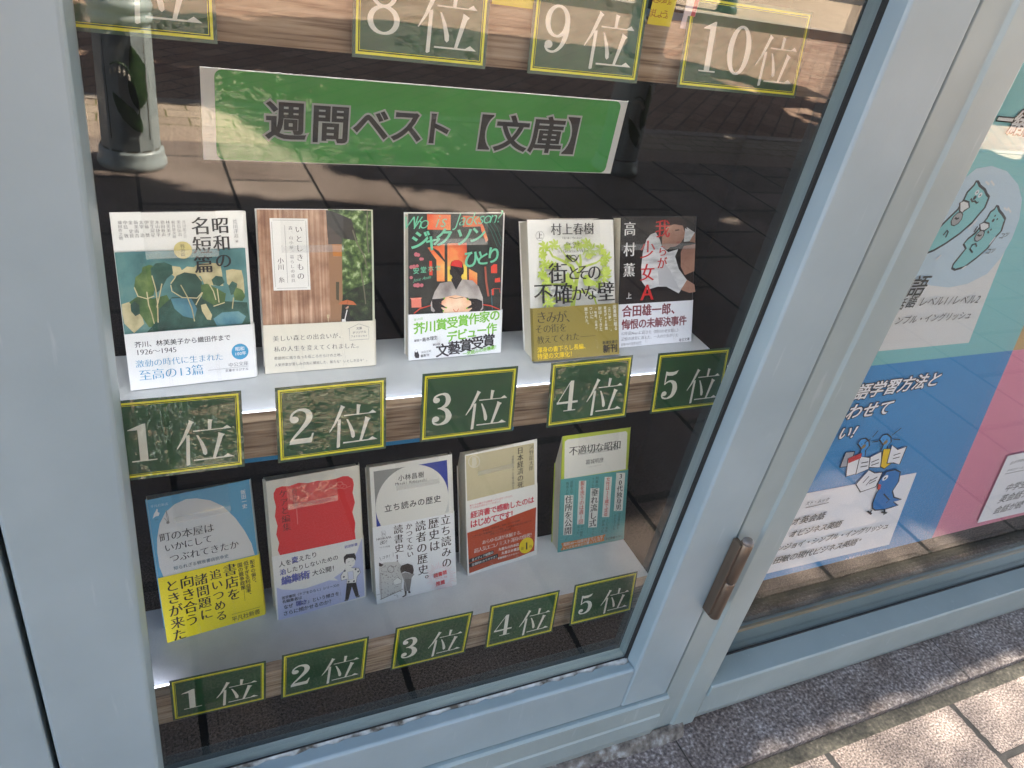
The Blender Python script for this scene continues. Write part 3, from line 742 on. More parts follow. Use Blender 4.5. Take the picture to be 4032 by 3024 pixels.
# --- 1: collected short stories, painted garden on the cover
k1 = (380, 780, 620/1254)
PTEAL = noisy('painted_teal', [(0.25, (52, 96, 100)), (0.5, (84, 130, 130)), (0.75, (118, 150, 140))], 40, rough=0.5)
PGREEN = noisy('painted_green', [(0.25, (40, 66, 38)), (0.5, (74, 102, 56)), (0.75, (128, 146, 84))], 60, rough=0.5)
PDARK = noisy('painted_dark_green', [(0.25, (22, 48, 44)), (0.5, (42, 78, 66)), (0.75, (70, 108, 98))], 60, rough=0.5)
PCREAM = noisy('painted_cream', [(0.25, (150, 140, 104)), (0.5, (196, 184, 142)), (0.75, (214, 204, 166))], 70, rough=0.5)
PBLUE = noisy('painted_blue', [(0.25, (44, 88, 110)), (0.5, (78, 128, 142)), (0.75, (120, 160, 160))], 60, rough=0.5)
CYAN = ink(58, 146, 184, 0.5)
def p1(c):
    c.rect(0, c.uv((1163, 108))[0], 0, c.uv((145, 425))[1]-0.0008, PTEAL)
    P = lambda m, *p: c.poly(p, m)
    P(PCREAM, (600, 540), (665, 548), (680, 575), (720, 545), (775, 550), (800, 530), (880, 515), (985, 520), (1000, 600), (1010, 700), (860, 690), (830, 620), (640, 640), (590, 600))
    P(PCREAM, (1030, 575), (1080, 565), (1155, 575), (1170, 640), (1180, 760), (1100, 740), (1040, 680))
    P(PCREAM, (200, 845), (300, 815), (350, 900), (380, 1000), (300, 1075), (222, 1000), (205, 920))
    P(PGREEN, (260, 830), (330, 780), (450, 800), (560, 770), (600, 850), (500, 1010), (420, 1030), (350, 930))
    P(PDARK, (500, 880), (600, 790), (800, 780), (1000, 820), (1200, 830), (1225, 1005), (900, 1020), (600, 1050), (400, 1070), (480, 980))
    P(PBLUE, (590, 800), (750, 790), (800, 880), (780, 960), (690, 940), (620, 880)); P(PBLUE, (930, 960), (1000, 910), (1130, 900), (1190, 940), (1160, 1000), (960, 1018))
    P(PGREEN, (300, 700), (310, 630), (360, 590), (430, 600), (470, 700), (455, 770), (400, 800), (330, 780))
    P(PGREEN, (360, 590), (365, 550), (420, 530), (470, 545), (440, 610))
    P(PDARK, (430, 560), (470, 520), (540, 510), (600, 535), (610, 600), (560, 640), (520, 720), (470, 760), (440, 640))
    P(PDARK, (590, 690), (630, 620), (700, 588), (780, 595), (835, 650), (845, 740), (800, 790), (700, 790), (620, 750))
    P(PGREEN, (830, 690), (880, 680), (960, 720), (1030, 760), (1020, 830), (930, 850), (840, 800))
    P(PDARK, (915, 650), (950, 618), (1000, 625), (1020, 670), (980, 700), (930, 690)); P(PDARK, (1050, 700), (1080, 660), (1120, 680), (1110, 760), (1070, 770))
    P(PGREEN, (1090, 760), (1110, 710), (1160, 730), (1185, 780), (1160, 820), (1100, 810)); P(PDARK, (270, 850), (300, 820), (340, 850), (345, 920), (310, 940), (275, 900))
    P(PCREAM, (830, 850), (870, 840), (920, 930), (910, 970), (880, 965), (840, 900))
    for L in ([(400, 745), (415, 850), (440, 920), (460, 1000)], [(440, 615), (470, 720), (485, 830), (490, 990)], [(520, 680), (500, 780), (480, 870)], [(670, 690), (720, 780), (760, 880), (780, 980)], [(845, 750), (810, 810), (790, 850)], [(590, 680), (620, 640), (640, 600)],
              [(300, 710), (330, 780), (400, 800), (460, 780)], [(590, 690), (600, 740), (680, 790), (800, 795), (840, 750)], [(900, 690), (930, 740), (950, 810)], [(960, 720), (975, 830)], [(1090, 790), (1080, 880)], [(930, 860), (1020, 830)], [(640, 610), (700, 585), (790, 600), (838, 660)]):
        c.line(L, 0.0009, PCREAM)
    c.poly([(107, 126), (1163, 108), (1172, 388), (143, 422)], W_)
    for i, t in enumerate(('芥川龍之介', '黒島伝治', '梶井基次郎', '林芙美子', '徳田秋声', '木山捷平', '室生犀星', '伊藤　整', '太宰　治', '新美南吉', '金　史良', '中島　敦', '織田作之助')):
        x = 695-i*42.5; y1 = 305 if len(t) > 4 else 287
        c.text(t, (x, 192+0.2*i), (x+10, y1+i*1.2), GRY, 'm', True)
    c.text('昭和の', (985, 220), (1012, 500), BLK, 'M', True, k=0.98); c.text('名短篇', (832, 225), (855, 530), BLK, 'M', True, k=0.98)
    c.text('荒川洋治', (1100, 188), (1110, 298), GRY, 'm', True); c.text('編', (1116, 343), (1116, 343), GRY, 'r', size=0.0022)
    c.disc((687, 412), 0, ink(206, 190, 118), edge=(760, 410)); c.text('戦前篇', (683, 380), (688, 448), BLK, 'm', True)
def b1(c):
    c.text('芥川、林芙美子から織田作まで', (330, 1165), (1040, 1108), BLK, 'b'); c.text('1926〜1945', (328, 1226), (620, 1203), BLK, 'm', k=1.15)
    c.text('激動の時代に生まれた', (345, 1318), (975, 1262), CYAN, 'm'); c.text('至高の13篇', (388, 1408), (805, 1366), CYAN, 'm', k=1.02)
    c.disc((1140, 1218), 0, CYAN, edge=(1207, 1214)); c.text('昭和', (1120, 1198), (1158, 1195), W_, 'b'); c.text('100年', (1106, 1238), (1172, 1230), W_, 'b', k=1.0)
    c.text('中公文庫', (1068, 1325), (1188, 1312), GRY, 'm'); c.line([(885, 1367), (1208, 1332)], 0.0002, GRY); c.text('文庫オリジナル', (1035, 1370), (1195, 1355), GRY, 'b', k=0.95)
book('white and teal paperback with a painted garden on its cover', (-0.0126, 0.6200, 0.3010, 0.0595, 0.1034, 0.1504, -0.4235), 0.011, W_, p1, W_, (0.22, 0.78, 0.0375), k1, 'paperbacks on the middle shelf', ((222, 1082), (1232, 1000)), W_, b1)

# --- 2: house in the forest
k2_ = (960, 780, 600/1382)
def plank_mat():
    m = bpy.data.materials.new('photo_of_planks'); n, l, p = nodes_of(m)
    a = tex(n, l, 'ShaderNodeTexNoise', 420, 4, (1, 1, 0.02)); b = tex(n, l, 'ShaderNodeTexNoise', 46, 3)
    r = ramp(n, l, a.outputs['Fac'], [(0.3, (150, 108, 84)), (0.5, (190, 150, 122)), (0.7, (216, 184, 158))])
    r2 = ramp(n, l, b.outputs['Fac'], [(0.35, (190, 176, 170)), (0.65, (255, 255, 255))])
    l.new(mixc(n, l, 1.0, r.outputs[0], r2.outputs[0], 'MULTIPLY'), p.inputs['Base Color']); p.inputs['Roughness'].default_value = 0.4
    return m
PLANK = plank_mat()
FOREST = noisy('photo_of_forest', [(0.32, (22, 36, 20)), (0.46, (54, 78, 38)), (0.56, (98, 122, 66)), (0.68, (190, 204, 160))], 150, rough=0.4, detail=8)
DARKF = noisy('photo_of_dark_forest', [(0.35, (18, 26, 18)), (0.55, (40, 54, 34)), (0.72, (80, 98, 58))], 150, rough=0.4, detail=8)
BANDC = ink(226, 218, 198, 0.5)
def p2(c):
    w, h = 0.1036, 0.151
    c.rect(0, w, 0, h-0.0002, PLANK)
    c.poly([(760, 100), (1155, 115), (1168, 1110), (880, 1115), (890, 420), (880, 360)], FOREST)
    c.poly([(890, 880), (1000, 820), (1165, 760), (1168, 1112), (880, 1118)], DARKF)
    c.poly([(745, 108), (800, 118), (975, 192), (1032, 388), (880, 362), (760, 362)], ink(52, 48, 44))
    c.poly([(760, 240), (885, 365), (890, 420), (765, 418)], ink(74, 62, 54))
    c.poly([(800, 418), (888, 420), (890, 528), (810, 526)], ink(186, 118, 52)); c.poly([(765, 420), (800, 420), (810, 530), (890, 530), (895, 905), (880, 1118), (790, 1118)], ink(150, 112, 82)); c.poly([(835, 760), (865, 760), (862, 930), (838, 920)], ink(74, 70, 52))
    for L in ([(985, 290), (1030, 420), (1090, 520), (1120, 640)], [(1060, 640), (1090, 830), (1105, 960)], [(1120, 120), (1115, 300), (1130, 500)]): c.line(L, 0.0012, ink(104, 100, 82))
    c.poly([(858, 962), (880, 938), (935, 922), (990, 935), (1024, 970), (940, 965)], ink(188, 104, 62)); c.line([(940, 912), (938, 965)], 0.0004, ink(120, 70, 40))
    c.disc((932, 985), 0, ink(196, 156, 132), edge=(950, 985)); c.poly([(912, 972), (930, 962), (952, 974), (938, 982), (918, 1000)], ink(40, 32, 30))
    c.poly([(885, 1030), (910, 1008), (940, 1008), (958, 1030), (966, 1118), (885, 1120)], ink(34, 34, 38)); c.line([(936, 1012), (915, 1100)], 0.0009, W_); c.poly([(888, 1098), (920, 1095), (925, 1120), (888, 1120)], W_)
    c.line([(763, 1060), (765, 1120)], 0.0008, ink(200, 180, 140)); c.line([(754, 1058), (775, 1058), (770, 1085), (758, 1085), (754, 1058)], 0.0005, ink(210, 196, 160))
    c.poly([(232, 181), (576, 186), (604, 830), (270, 838)], W_)
    for L in ([(258, 198), (548, 202)], [(300, 818), (572, 812)], [(250, 215), (286, 805)], [(560, 205), (586, 800)], [(368, 246), (397, 770)]): c.line(L, 0.00025, GRY)
    c.text('いとしきもの', (497, 285), (517, 708), BLK, 'm', True, k=0.82); c.text('森、山小屋、暮らしの道具', (422, 272), (447, 748), GRY, 'm', True, k=0.86); c.text('小川　糸', (333, 568), (343, 742), BLK, 'm', True, k=1.0)
def b2(c):
    c.text('美しい森との出会いが、', (290, 1275), (885, 1245), BLK, 'm', k=0.95); c.text('私の人生を変えてくれました。', (300, 1370), (1045, 1335), BLK, 'm', k=0.95)
    c.text('奇跡的に巡り合った石ころだらけの土地。', (290, 1452), (890, 1418), BLK, 'r', k=0.98); c.text('人気作家が苦しみの先に開拓した、新たな“いとしき日々”。', (292, 1512), (1120, 1465), BLK, 'r', k=0.98)
    c.line([(942, 1185), (1040, 1138), (1137, 1170)], 0.0003, GRY); c.line([(955, 1185), (958, 1287), (1132, 1275), (1126, 1180)], 0.0003, GRY)
    c.text('文庫', (1030, 1180), (1056, 1178), GRY, 'b'); c.text('オリジナル', (995, 1218), (1095, 1210), GRY, 'b'); c.text('フォトエッセイ', (978, 1252), (1108, 1246), GRY, 'b')
book('paperback with a plank house in a forest and a cream band', (0.1014, 0.6293, 0.3497, 0.0034, 0.1036, 0.1510, -0.4235), 0.012, W_, p2, ink(210, 214, 190), (0.19, 0.74, 0.0385), k2_, 'paperbacks on the middle shelf', ((178, 1152), (1172, 1108)), BANDC, b2)

# --- 3: figure before an orange window
k3_ = (1540, 780, 560/1290)
SUNSET = noisy('printed_sunset', [(0.3, (214, 70, 50)), (0.5, (236, 120, 70)), (0.7, (246, 190, 110))], 28, rough=0.4)
CHAR = noisy('printed_dark', [(0.3, (34, 36, 36)), (0.7, (58, 60, 56))], 60, rough=0.4)
ROBE = noisy('printed_robe', [(0.3, (120, 110, 108)), (0.5, (170, 162, 158)), (0.7, (206, 198, 192))], 44, rough=0.4)
GLOW = noisy('printed_glow', [(0.3, (232, 150, 120)), (0.5, (246, 196, 160)), (0.7, (252, 226, 196))], 50, rough=0.4)
MINT = ink(112, 196, 160, 0.45); RED = ink(226, 74, 54, 0.45); LIME = ink(120, 190, 40, 0.45); NAVY = ink(34, 28, 30, 0.45)
def p3(c):
    w, h = 0.1025, 0.1468
    c.rect(0, w, 0, h-0.0002, CHAR)
    P = lambda m, *p: c.poly(p, m)
    P(SUNSET, (325, 145), (540, 150), (540, 290), (330, 285)); P(SUNSET, (650, 160), (800, 165), (830, 255), (650, 262)); P(SUNSET, (790, 165), (840, 260), (880, 380), (860, 400), (820, 300))
    P(SUNSET, (330, 450), (485, 415), (485, 755), (415, 755), (410, 560)); P(SUNSET, (510, 412), (685, 405), (690, 760), (510, 755)); P(ink(248, 214, 92), (512, 620), (685, 600), (688, 755), (512, 755))
    P(CHAR, (360, 440), (410, 500), (485, 580), (485, 560), (430, 480)); P(SUNSET, (705, 640), (780, 680), (780, 800), (705, 780)); P(RED, (345, 570), (370, 570), (375, 700), (345, 700)); P(RED, (905, 620), (930, 600), (960, 600), (960, 680), (905, 680)); P(RED, (940, 730), (985, 720), (990, 760), (940, 765)); P(RED, (905, 830), (930, 820), (930, 880), (905, 880))
    for x, y, r in ((225, 510, 18), (245, 515, 16), (268, 552, 14), (283, 552, 12), (180, 625, 16), (205, 622, 18), (235, 615, 14), (180, 720, 14), (215, 790, 16), (240, 790, 20), (275, 790, 16)): c.disc((x, y), 0, ink(196, 110, 120), edge=(x+r, y))
    for L in ([(830, 180), (900, 290), (960, 440)], [(850, 175), (930, 290), (990, 430)], [(880, 170), (960, 270), (1005, 400)]): c.line(L, 0.0006, ink(60, 110, 96))
    for L in ([(850, 620), (860, 760), (880, 890)],): c.line(L, 0.0022, ink(170, 90, 70))
    c.line([(905, 830), (915, 1010)], 0.0008, ink(60, 120, 130)); c.line([(920, 820), (980, 820), (985, 860)], 0.0005, RED); c.line([(205, 1045), (260, 1000), (380, 965), (560, 950)], 0.0010, RED); c.line([(800, 960), (900, 975), (985, 1010)], 0.0010, RED)
    P(ink(228, 130, 110), (180, 905), (268, 900), (272, 990), (183, 992)); P(ink(240, 160, 140), (168, 903), (225, 915), (280, 900), (268, 912), (180, 918))
    # figure
    P(ROBE, (575, 760), (520, 755), (440, 770), (390, 850), (355, 960), (360, 1020), (385, 1035), (430, 960), (480, 900), (600, 905), (690, 900), (740, 950), (810, 1020), (832, 1000), (828, 900), (790, 800), (735, 745), (640, 735))
    P(NAVY, (540, 740), (585, 830), (640, 735), (625, 700), (560, 710))
    P(NAVY, (535, 600), (545, 575), (575, 560), (610, 560), (640, 580), (652, 620), (657, 660), (650, 690), (640, 690), (620, 740), (590, 762), (565, 745), (545, 700), (530, 690), (527, 650), (534, 645)); P(ink(214, 52, 48), (537, 610), (548, 577), (575, 560), (612, 561), (642, 585), (640, 630), (600, 622))
    P(GLOW, (455, 935), (490, 895), (580, 878), (660, 895), (720, 935), (730, 1000), (700, 1035), (470, 1040), (450, 1000)); c.line([(525, 898), (580, 908), (650, 898)], 0.0005, NAVY); c.line([(560, 1005), (575, 1028), (595, 1028), (608, 1000)], 0.0006, RED)
    for s, pts in ((0, [(365, 915), (440, 910), (480, 905), (480, 915), (435, 950), (490, 985), (495, 998), (440, 985), (470, 1015), (465, 1028), (425, 1010), (450, 1045), (440, 1055), (400, 1025), (370, 985)]), (1, [(820, 930), (770, 910), (700, 910), (695, 920), (745, 950), (685, 990), (683, 1003), (740, 990), (690, 1035), (700, 1045), (755, 1015), (735, 1070), (745, 1080), (795, 1030), (822, 985)])): c.poly(pts, NAVY)
    for p in ((477, 907), (495, 992), (470, 1021), (448, 1050), (690, 916), (682, 997), (693, 1042), (738, 1078)): c.disc(p, 0, LIME, edge=(p[0]+7, p[1]))
    c.text('Who is Jackson?', (185, 225), (985, 165), MINT, 'l', k=1.5, shear=0.35)
    for ch, x, y, s in (('ジ', 258, 385, 0.020), ('ャ', 375, 395, 0.019), ('ク', 475, 360, 0.0195), ('ソ', 655, 355, 0.020), ('ン', 780, 335, 0.018)): c.text(ch, (x, y), (x, y), MINT, 'B', size=s, shear=0.18)
    for ch, x, y, s in (('ひ', 725, 555, 0.019), ('と', 825, 545, 0.016), ('り', 925, 520, 0.018)): c.text(ch, (x, y), (x, y), MINT, 'B', size=s, shear=0.05)
    c.text('安堂ホセ', (222, 660), (420, 630), MINT, 'b', k=0.86); c.text('Jose Ando', (202, 742), (348, 712), MINT, 'l', k=1.2, shear=0.3)
def b3(c):
    c.text('第172回', (212, 1100), (270, 1090), LIME, 'r'); c.text('芥川賞受賞作家の', (250, 1180), (935, 1062), LIME, 'B', k=1.05); c.text('デビュー作', (545, 1255), (905, 1180), LIME, 'B', k=1.1)
    c.text('解説＝', (215, 1290), (262, 1283), NAVY, 'b'); c.text('島本理生', (292, 1280), (398, 1262), NAVY, 'b', k=1.05)
    c.text('文藝賞受賞', (460, 1380), (880, 1290), NAVY, 'B', k=1.12); c.text('第59回', (380, 1326), (425, 1320), NAVY, 'b'); c.text('一気読みの逆襲劇！', (660, 1408), (950, 1345), LIME, 'B', k=1.0)
    c.text('河出文庫', (275, 1395), (345, 1383), NAVY, 'm'); c.text('最新刊', (273, 1427), (325, 1418), NAVY, 'b')
    c.poly([(205, 1390), (212, 1370), (228, 1368), (236, 1390), (248, 1420), (245, 1445), (215, 1446), (204, 1425)], NAVY); c.disc((220, 1382), 0, W_, edge=(232, 1382))
book('orange and black paperback showing a robed figure before a glowing globe', (0.2425, 0.6341, 0.3152, 0.0220, 0.1025, 0.1468, -0.4235), 0.0125, W_, p3, W_, (0.24, 0.82, 0.031), k3_, 'paperbacks on the middle shelf', ((163, 1053), (985, 1013)), ink(238, 238, 236, 0.5), b3)

# --- 4: pale green tree; 5: dark cover with a resting girl
k45 = (2000, 780, 800/1952)
TREE = noisy('printed_lime', [(0.3, (176, 198, 74)), (0.7, (204, 220, 110))], 80, rough=0.45)
GOLD = ink(146, 128, 58, 0.45); YTXT = ink(246, 206, 40, 0.45)
def p4(c):
    for L, ws in (([(620, 1050), (640, 900), (665, 760), (620, 660), (520, 600), (430, 560), (395, 500)], [.006, .0055, .005, .004, .003, .0025, .002]), ([(660, 780), (695, 680), (700, 600), (690, 540)], [.004, .0035, .003, .0025]), ([(680, 680), (760, 650), (850, 620), (890, 590)], [.003, .0025, .002, .0015]),
                  ([(645, 860), (540, 830), (440, 830), (380, 800)], [.004, .003, .0025, .002]), ([(660, 900), (760, 900), (830, 960), (850, 1020)], [.004, .003, .0025, .002]), ([(600, 990), (480, 960), (400, 980)], [.004, .003, .002]), ([(690, 660), (640, 590), (560, 560), (490, 470)], [.003, .0025, .002, .002])): c.line(L, ws, TREE)
    for cx, cy, r in ((345, 470, 62), (440, 450, 58), (330, 545, 45), (580, 580, 40), (780, 500, 80), (740, 440, 60), (880, 490, 55), (930, 560, 60), (910, 620, 40), (345, 640, 62), (420, 650, 50), (320, 740, 50), (560, 470, 40), (660, 460, 50), (910, 750, 70), (930, 700, 50), (760, 550, 40), (350, 800, 55), (560, 760, 45), (340, 900, 50), (850, 830, 40), (370, 1000, 70)):
        for k in range(7):
            a = -2.6+k*0.85+random.uniform(-.2, .2); e = (cx+r*math.cos(a), cy+r*math.sin(a)); m = (cx+0.6*r*math.cos(a+.3), cy+0.6*r*math.sin(a+.3))
            c.line([(cx, cy), m, e], [0.001, 0.0032, 0.0012], TREE)
    c.poly([(695, 770), (720, 740), (745, 735), (770, 780), (810, 800), (830, 830), (770, 850), (715, 840), (700, 800)], TREE)
    c.poly([(520, 800), (550, 720), (575, 730), (600, 780), (620, 840), (560, 850)], TREE)
    c.text('村上春樹', (445, 308), (757, 302), BLK, 'M', k=0.98); c.text('Haruki Murakami', (512, 387), (690, 383), GRY, 'm', k=1.25)
    c.text('The City', (545, 440), (660, 436), BLK, 'm', k=1.3); c.text('and', (588, 474), (612, 472), BLK, 'm', k=1.3); c.text('Its Uncertain Walls', (460, 512), (742, 506), BLK, 'm', k=1.3)
    c.line([(285+41*math.cos(t*PI/8)*0.95, 366+45*math.sin(t*PI/8)) for t in range(16)], 0.00025, BLK, closed=True); c.text('上', (284, 366), (284, 366), BLK, 'M', size=0.0072)
    c.line([(605+30*math.cos(t*PI/8), 582+30*math.sin(t*PI/8)) for t in range(16)], 0.0009, BLK, closed=True); c.line([(538, 550), (560, 580), (600, 612)], [0.003, 0.002, 0.0008], BLK); c.line([(655, 552), (640, 590), (605, 612)], [0.0012, 0.001, 0.0006], BLK); c.line([(560, 552), (590, 580), (640, 600)], 0.0008, BLK)
    for ch, x, y, s in (('街', 462, 730, 0.0235), ('と', 610, 725, 0.0175), ('そ', 695, 720, 0.0175), ('の', 808, 720, 0.019), ('不', 320, 925, 0.0235), ('確', 510, 925, 0.0245), ('か', 655, 920, 0.0185), ('な', 770, 915, 0.0175), ('壁', 920, 905, 0.0235)): c.text(ch, (x, y), (x, y), BLK, 'M', size=s)
def b4(c):
    c.text('きみが、', (300, 1150), (585, 1140), BLK, 'm', k=1.15); c.text('その街を', (275, 1262), (505, 1245), BLK, 'm', k=1.05); c.text('教えてくれた', (290, 1365), (630, 1330), BLK, 'm', k=1.05); c.line([(668, 1330), (818, 1318)], 0.0003, BLK)
    for t, x, y0, y1 in (('図書館に眠る', 996, 1045, 1250), ('〈古い夢〉……。', 945, 1045, 1280), ('著者が40年間', 905, 1055, 1250), ('封印してきた', 855, 1060, 1258), ('“物語”の扉が、', 812, 1070, 1275), ('ついに', 768, 1060, 1140), ('開かれた。', 722, 1068, 1215)): c.text(t, (x, y0), (x+12, y1), ink(230, 226, 210), 'b', True, k=0.98)
    c.text('渾身の書下ろし長編、', (282, 1460), (725, 1420), YTXT, 'b'); c.text('待望の文庫化！', (283, 1520), (595, 1495), YTXT, 'b')
    c.text('新潮文庫の', (895, 1388), (1012, 1376), BLK, 'b', k=1.0); c.text('新刊', (920, 1448), (990, 1440), BLK, 'B', k=1.0)
book('thick white paperback with a pale green tree and gold band', (0.3750, 0.6136, 0.4973, 0.0111, 0.1066, 0.1494, -0.4235), 0.020, W_, p4, W_, (0.235, 0.80, 0.037), k45, 'paperbacks on the middle shelf', ((203, 1060), (1028, 1008)), GOLD, b4)

DBRN = noisy('printed_dark_brown', [(0.3, (26, 23, 22)), (0.7, (44, 38, 36))], 50, rough=0.35)
SKIN = noisy('printed_skin', [(0.3, (150, 108, 92)), (0.7, (186, 142, 122))], 40, rough=0.35); SHIRT = noisy('printed_shirt', [(0.3, (176, 178, 182)), (0.5, (214, 214, 216)), (0.7, (232, 232, 232))], 46, (1, 1, 3), rough=0.35)
RTXT = ink(206, 44, 44, 0.45); MAROON = ink(122, 28, 42, 0.45)
def p5(c):
    P = lambda m, *p: c.poly(p, m)
    P(SHIRT, (1705, 270), (1795, 330), (1745, 415), (1690, 420)); P(SKIN, (1795, 330), (1800, 430), (1745, 418))
    P(SKIN, (1660, 520), (1690, 460), (1800, 440), (1790, 700), (1700, 740), (1660, 660))
    P(ink(60, 46, 42), (1470, 250), (1540, 195), (1640, 185), (1710, 230), (1720, 300), (1690, 280), (1600, 260), (1500, 300), (1470, 400))
    P(SKIN, (1540, 270), (1600, 250), (1680, 265), (1700, 330), (1692, 380), (1660, 430), (1610, 465), (1560, 470), (1525, 500), (1480, 470), (1480, 380), (1500, 310))
    P(SHIRT, (1370, 350), (1420, 330), (1460, 400), (1480, 470), (1540, 520), (1635, 490), (1605, 560), (1640, 680), (1720, 790), (1640, 915), (1520, 850), (1440, 850), (1340, 880), (1285, 800), (1280, 660), (1295, 520), (1330, 400))
    P(SKIN, (1720, 785), (1790, 830), (1800, 900), (1740, 910), (1660, 880)); P(ink(196, 196, 200), (1500, 620), (1560, 700), (1650, 880), (1520, 850), (1450, 840), (1440, 700))
    P(ink(90, 60, 52), (1600, 305), (1640, 298), (1650, 310), (1610, 316)); P(ink(150, 84, 78), (1615, 420), (1655, 415), (1640, 432), (1620, 432)); c.line([(1655, 300), (1690, 345), (1665, 355)], 0.0004, ink(120, 82, 70))
    c.text('高村薫', (1172, 300), (1165, 695), W_, 'M', True, k=0.72); c.text('上', (1162, 940), (1162, 940), W_, 'b', size=0.0078)
    for ch, x, y, s in (('我', 1488, 300, 0.0215), ('ら', 1485, 510, 0.0135), ('が', 1480, 628, 0.0145), ('少', 1345, 500, 0.0215), ('女', 1340, 720, 0.021), ('A', 1335, 905, 0.026)): c.text(ch, (x, y), (x, y), RTXT, 'M', size=s)
def b5(c):
    c.text('合田雄一郎、', (1140, 1090), (1610, 1062), MAROON, 'B', k=1.0); c.text('悔恨の未解決事件', (1130, 1218), (1675, 1178), MAROON, 'B', k=1.05)
    c.text('12年前Xmasに起きた〈野川の老女殺し〉', (1092, 1303), (1635, 1268), BLK, 'm'); c.text('記憶の迷宮に消えた、一人の少女がいた', (1100, 1355), (1620, 1315), BLK, 'm')
    c.text('定価990円', (1092, 1407), (1168, 1400), GRY, 'r'); c.text('本体900円', (1190, 1398), (1265, 1390), GRY, 'r'); c.line([(1178, 1385), (1277, 1376), (1280, 1402), (1180, 1412)], 0.0002, GRY, closed=True); c.text('毎日文庫', (1650, 1363), (1728, 1353), GRY, 'b')
book('dark brown paperback with red lettering over a girl in a white shirt', (0.4909, 0.6268, 0.4032, 0.0190, 0.1048, 0.1474, -0.4235), 0.017, DBRN, p5, DBRN, (0.0, 1.0, 0.037), k45, 'paperbacks on the middle shelf', ((1060, 1022), (1768, 980)), ink(236, 236, 238, 0.5), b5)

# --- lower row
GB = 'tall paperbacks on the lowest shelf'
k6 = (520, 1850, 560/1239)
SKYB = ink(96, 166, 200, 0.5); EGG = ink(222, 220, 216, 0.5); YB = ink(248, 226, 30, 0.5); DGY = ink(120, 136, 142, 0.5)
def p6(c):
    c.poly([(275, 935), (240, 850), (220, 720), (218, 600), (240, 470), (290, 370), (370, 300), (470, 255), (560, 248), (680, 265), (790, 315), (900, 420), (980, 530), (1040, 640), (1068, 740), (700, 830)], EGG)
    c.text('飯田一史', (968, 195), (982, 318), W_, 'b', True, k=1.0); c.text('平凡社新書', (175, 320), (300, 298), ink(200, 220, 230), 'm'); c.text('1079', (198, 436), (222, 432), NAVY, 'r')
    c.poly([(180, 425), (190, 385), (205, 360), (215, 338), (225, 345), (222, 365), (240, 375), (232, 400), (205, 405)], W_)
    for L in ([(295, 350), (300, 400), (315, 450)], [(295, 350), (315, 410), (320, 460)], [(280, 420), (300, 440), (320, 465)]): c.line(L, 0.0006, ink(150, 148, 142))
    c.disc((312, 458), 0, ink(140, 138, 132), edge=(326, 458))
    c.text('町の本屋は', (288, 588), (670, 510), BLK, 'm', k=1.02); c.text('いかにして', (325, 678), (660, 605), BLK, 'm', k=1.05); c.text('つぶれてきたか', (370, 768), (890, 655), BLK, 'm', k=1.02)
    c.text('知られざる戦後書店抗争史', (382, 855), (822, 752), DGY, 'b', k=1.0)
def b6(c):
    for t, x0, y0, x1, y1 in (('書店を', 855, 872, 888, 1085), ('追いつめる', 728, 912, 780, 1270), ('諸問題に', 603, 955, 650, 1255), ('向き合う', 480, 975, 525, 1305), ('ときが来た', 350, 1010, 415, 1435)): c.text(t, (x0, y0), (x1, y1), NAVY, 'M', True, k=1.0)
    for t, x0, y0, x1, y1 in (('配本の偏り、', 1046, 800, 1065, 985), ('低すぎる利益率、', 992, 812, 1020, 1090), ('国の競争政策', 938, 828, 968, 1025)): c.text(t, (x0, y0), (x1, y1), NAVY, 'b', True, k=1.02)
    c.line([(975, 1050), (982, 1140)], 0.0003, NAVY); c.line([(868, 1258), (1112, 1190)], 0.0003, NAVY); c.text('平凡社新書', (893, 1297), (1090, 1235), NAVY, 'r', k=1.05)
book('pale blue book with a white egg shape and bright yellow band', (-0.0037, 0.6263, 0.3784, 0.1104, 0.1065, 0.1711, -0.7725), 0.020, SKYB, p6, ink(190, 202, 206, 0.5), (0.22, 0.78, 0.032), k6, GB, ((232, 942), (1092, 738)), YB, b6)

k7 = (1000, 1780, 460/1090)
REDC = ink(224, 48, 52, 0.5); LAV = ink(184, 190, 224, 0.5); PUR = ink(98, 104, 176, 0.5)
def p7(c):
    L = [(245, 968), (222, 915), (235, 850), (208, 770), (220, 690), (195, 600), (205, 510), (185, 430), (183, 385), (205, 340), (260, 320), (330, 318), (420, 285), (500, 290), (590, 268), (680, 262), (760, 250), (830, 225), (880, 225), (920, 250), (932, 300), (920, 380), (942, 470), (918, 560), (945, 660), (940, 740), (948, 812), (600, 890)]
    c.poly(L, REDC)
    c.text('ケアと編集', (275, 390), (308, 702), NAVY, 'm', True, k=0.98); c.text('白石正明', (378, 362), (392, 488), NAVY, 'm', True, k=1.05); c.line([(398, 530), (408, 675)], 0.0010, ink(236, 120, 116))
    for cx, cy, r in ((800, 310, 40), (770, 325, 26), (835, 320, 30), (800, 290, 26), (720, 318, 20)):
        c.line([(cx+r*math.cos(t*PI/7), cy+0.7*r*math.sin(t*PI/7)) for t in range(14)], 0.00035, ink(240, 150, 140), closed=True)
    c.line([(665, 355), (720, 335), (770, 345)], 0.0004, ink(240, 150, 140)); c.line([(860, 330), (905, 315)], 0.0004, ink(240, 150, 140))
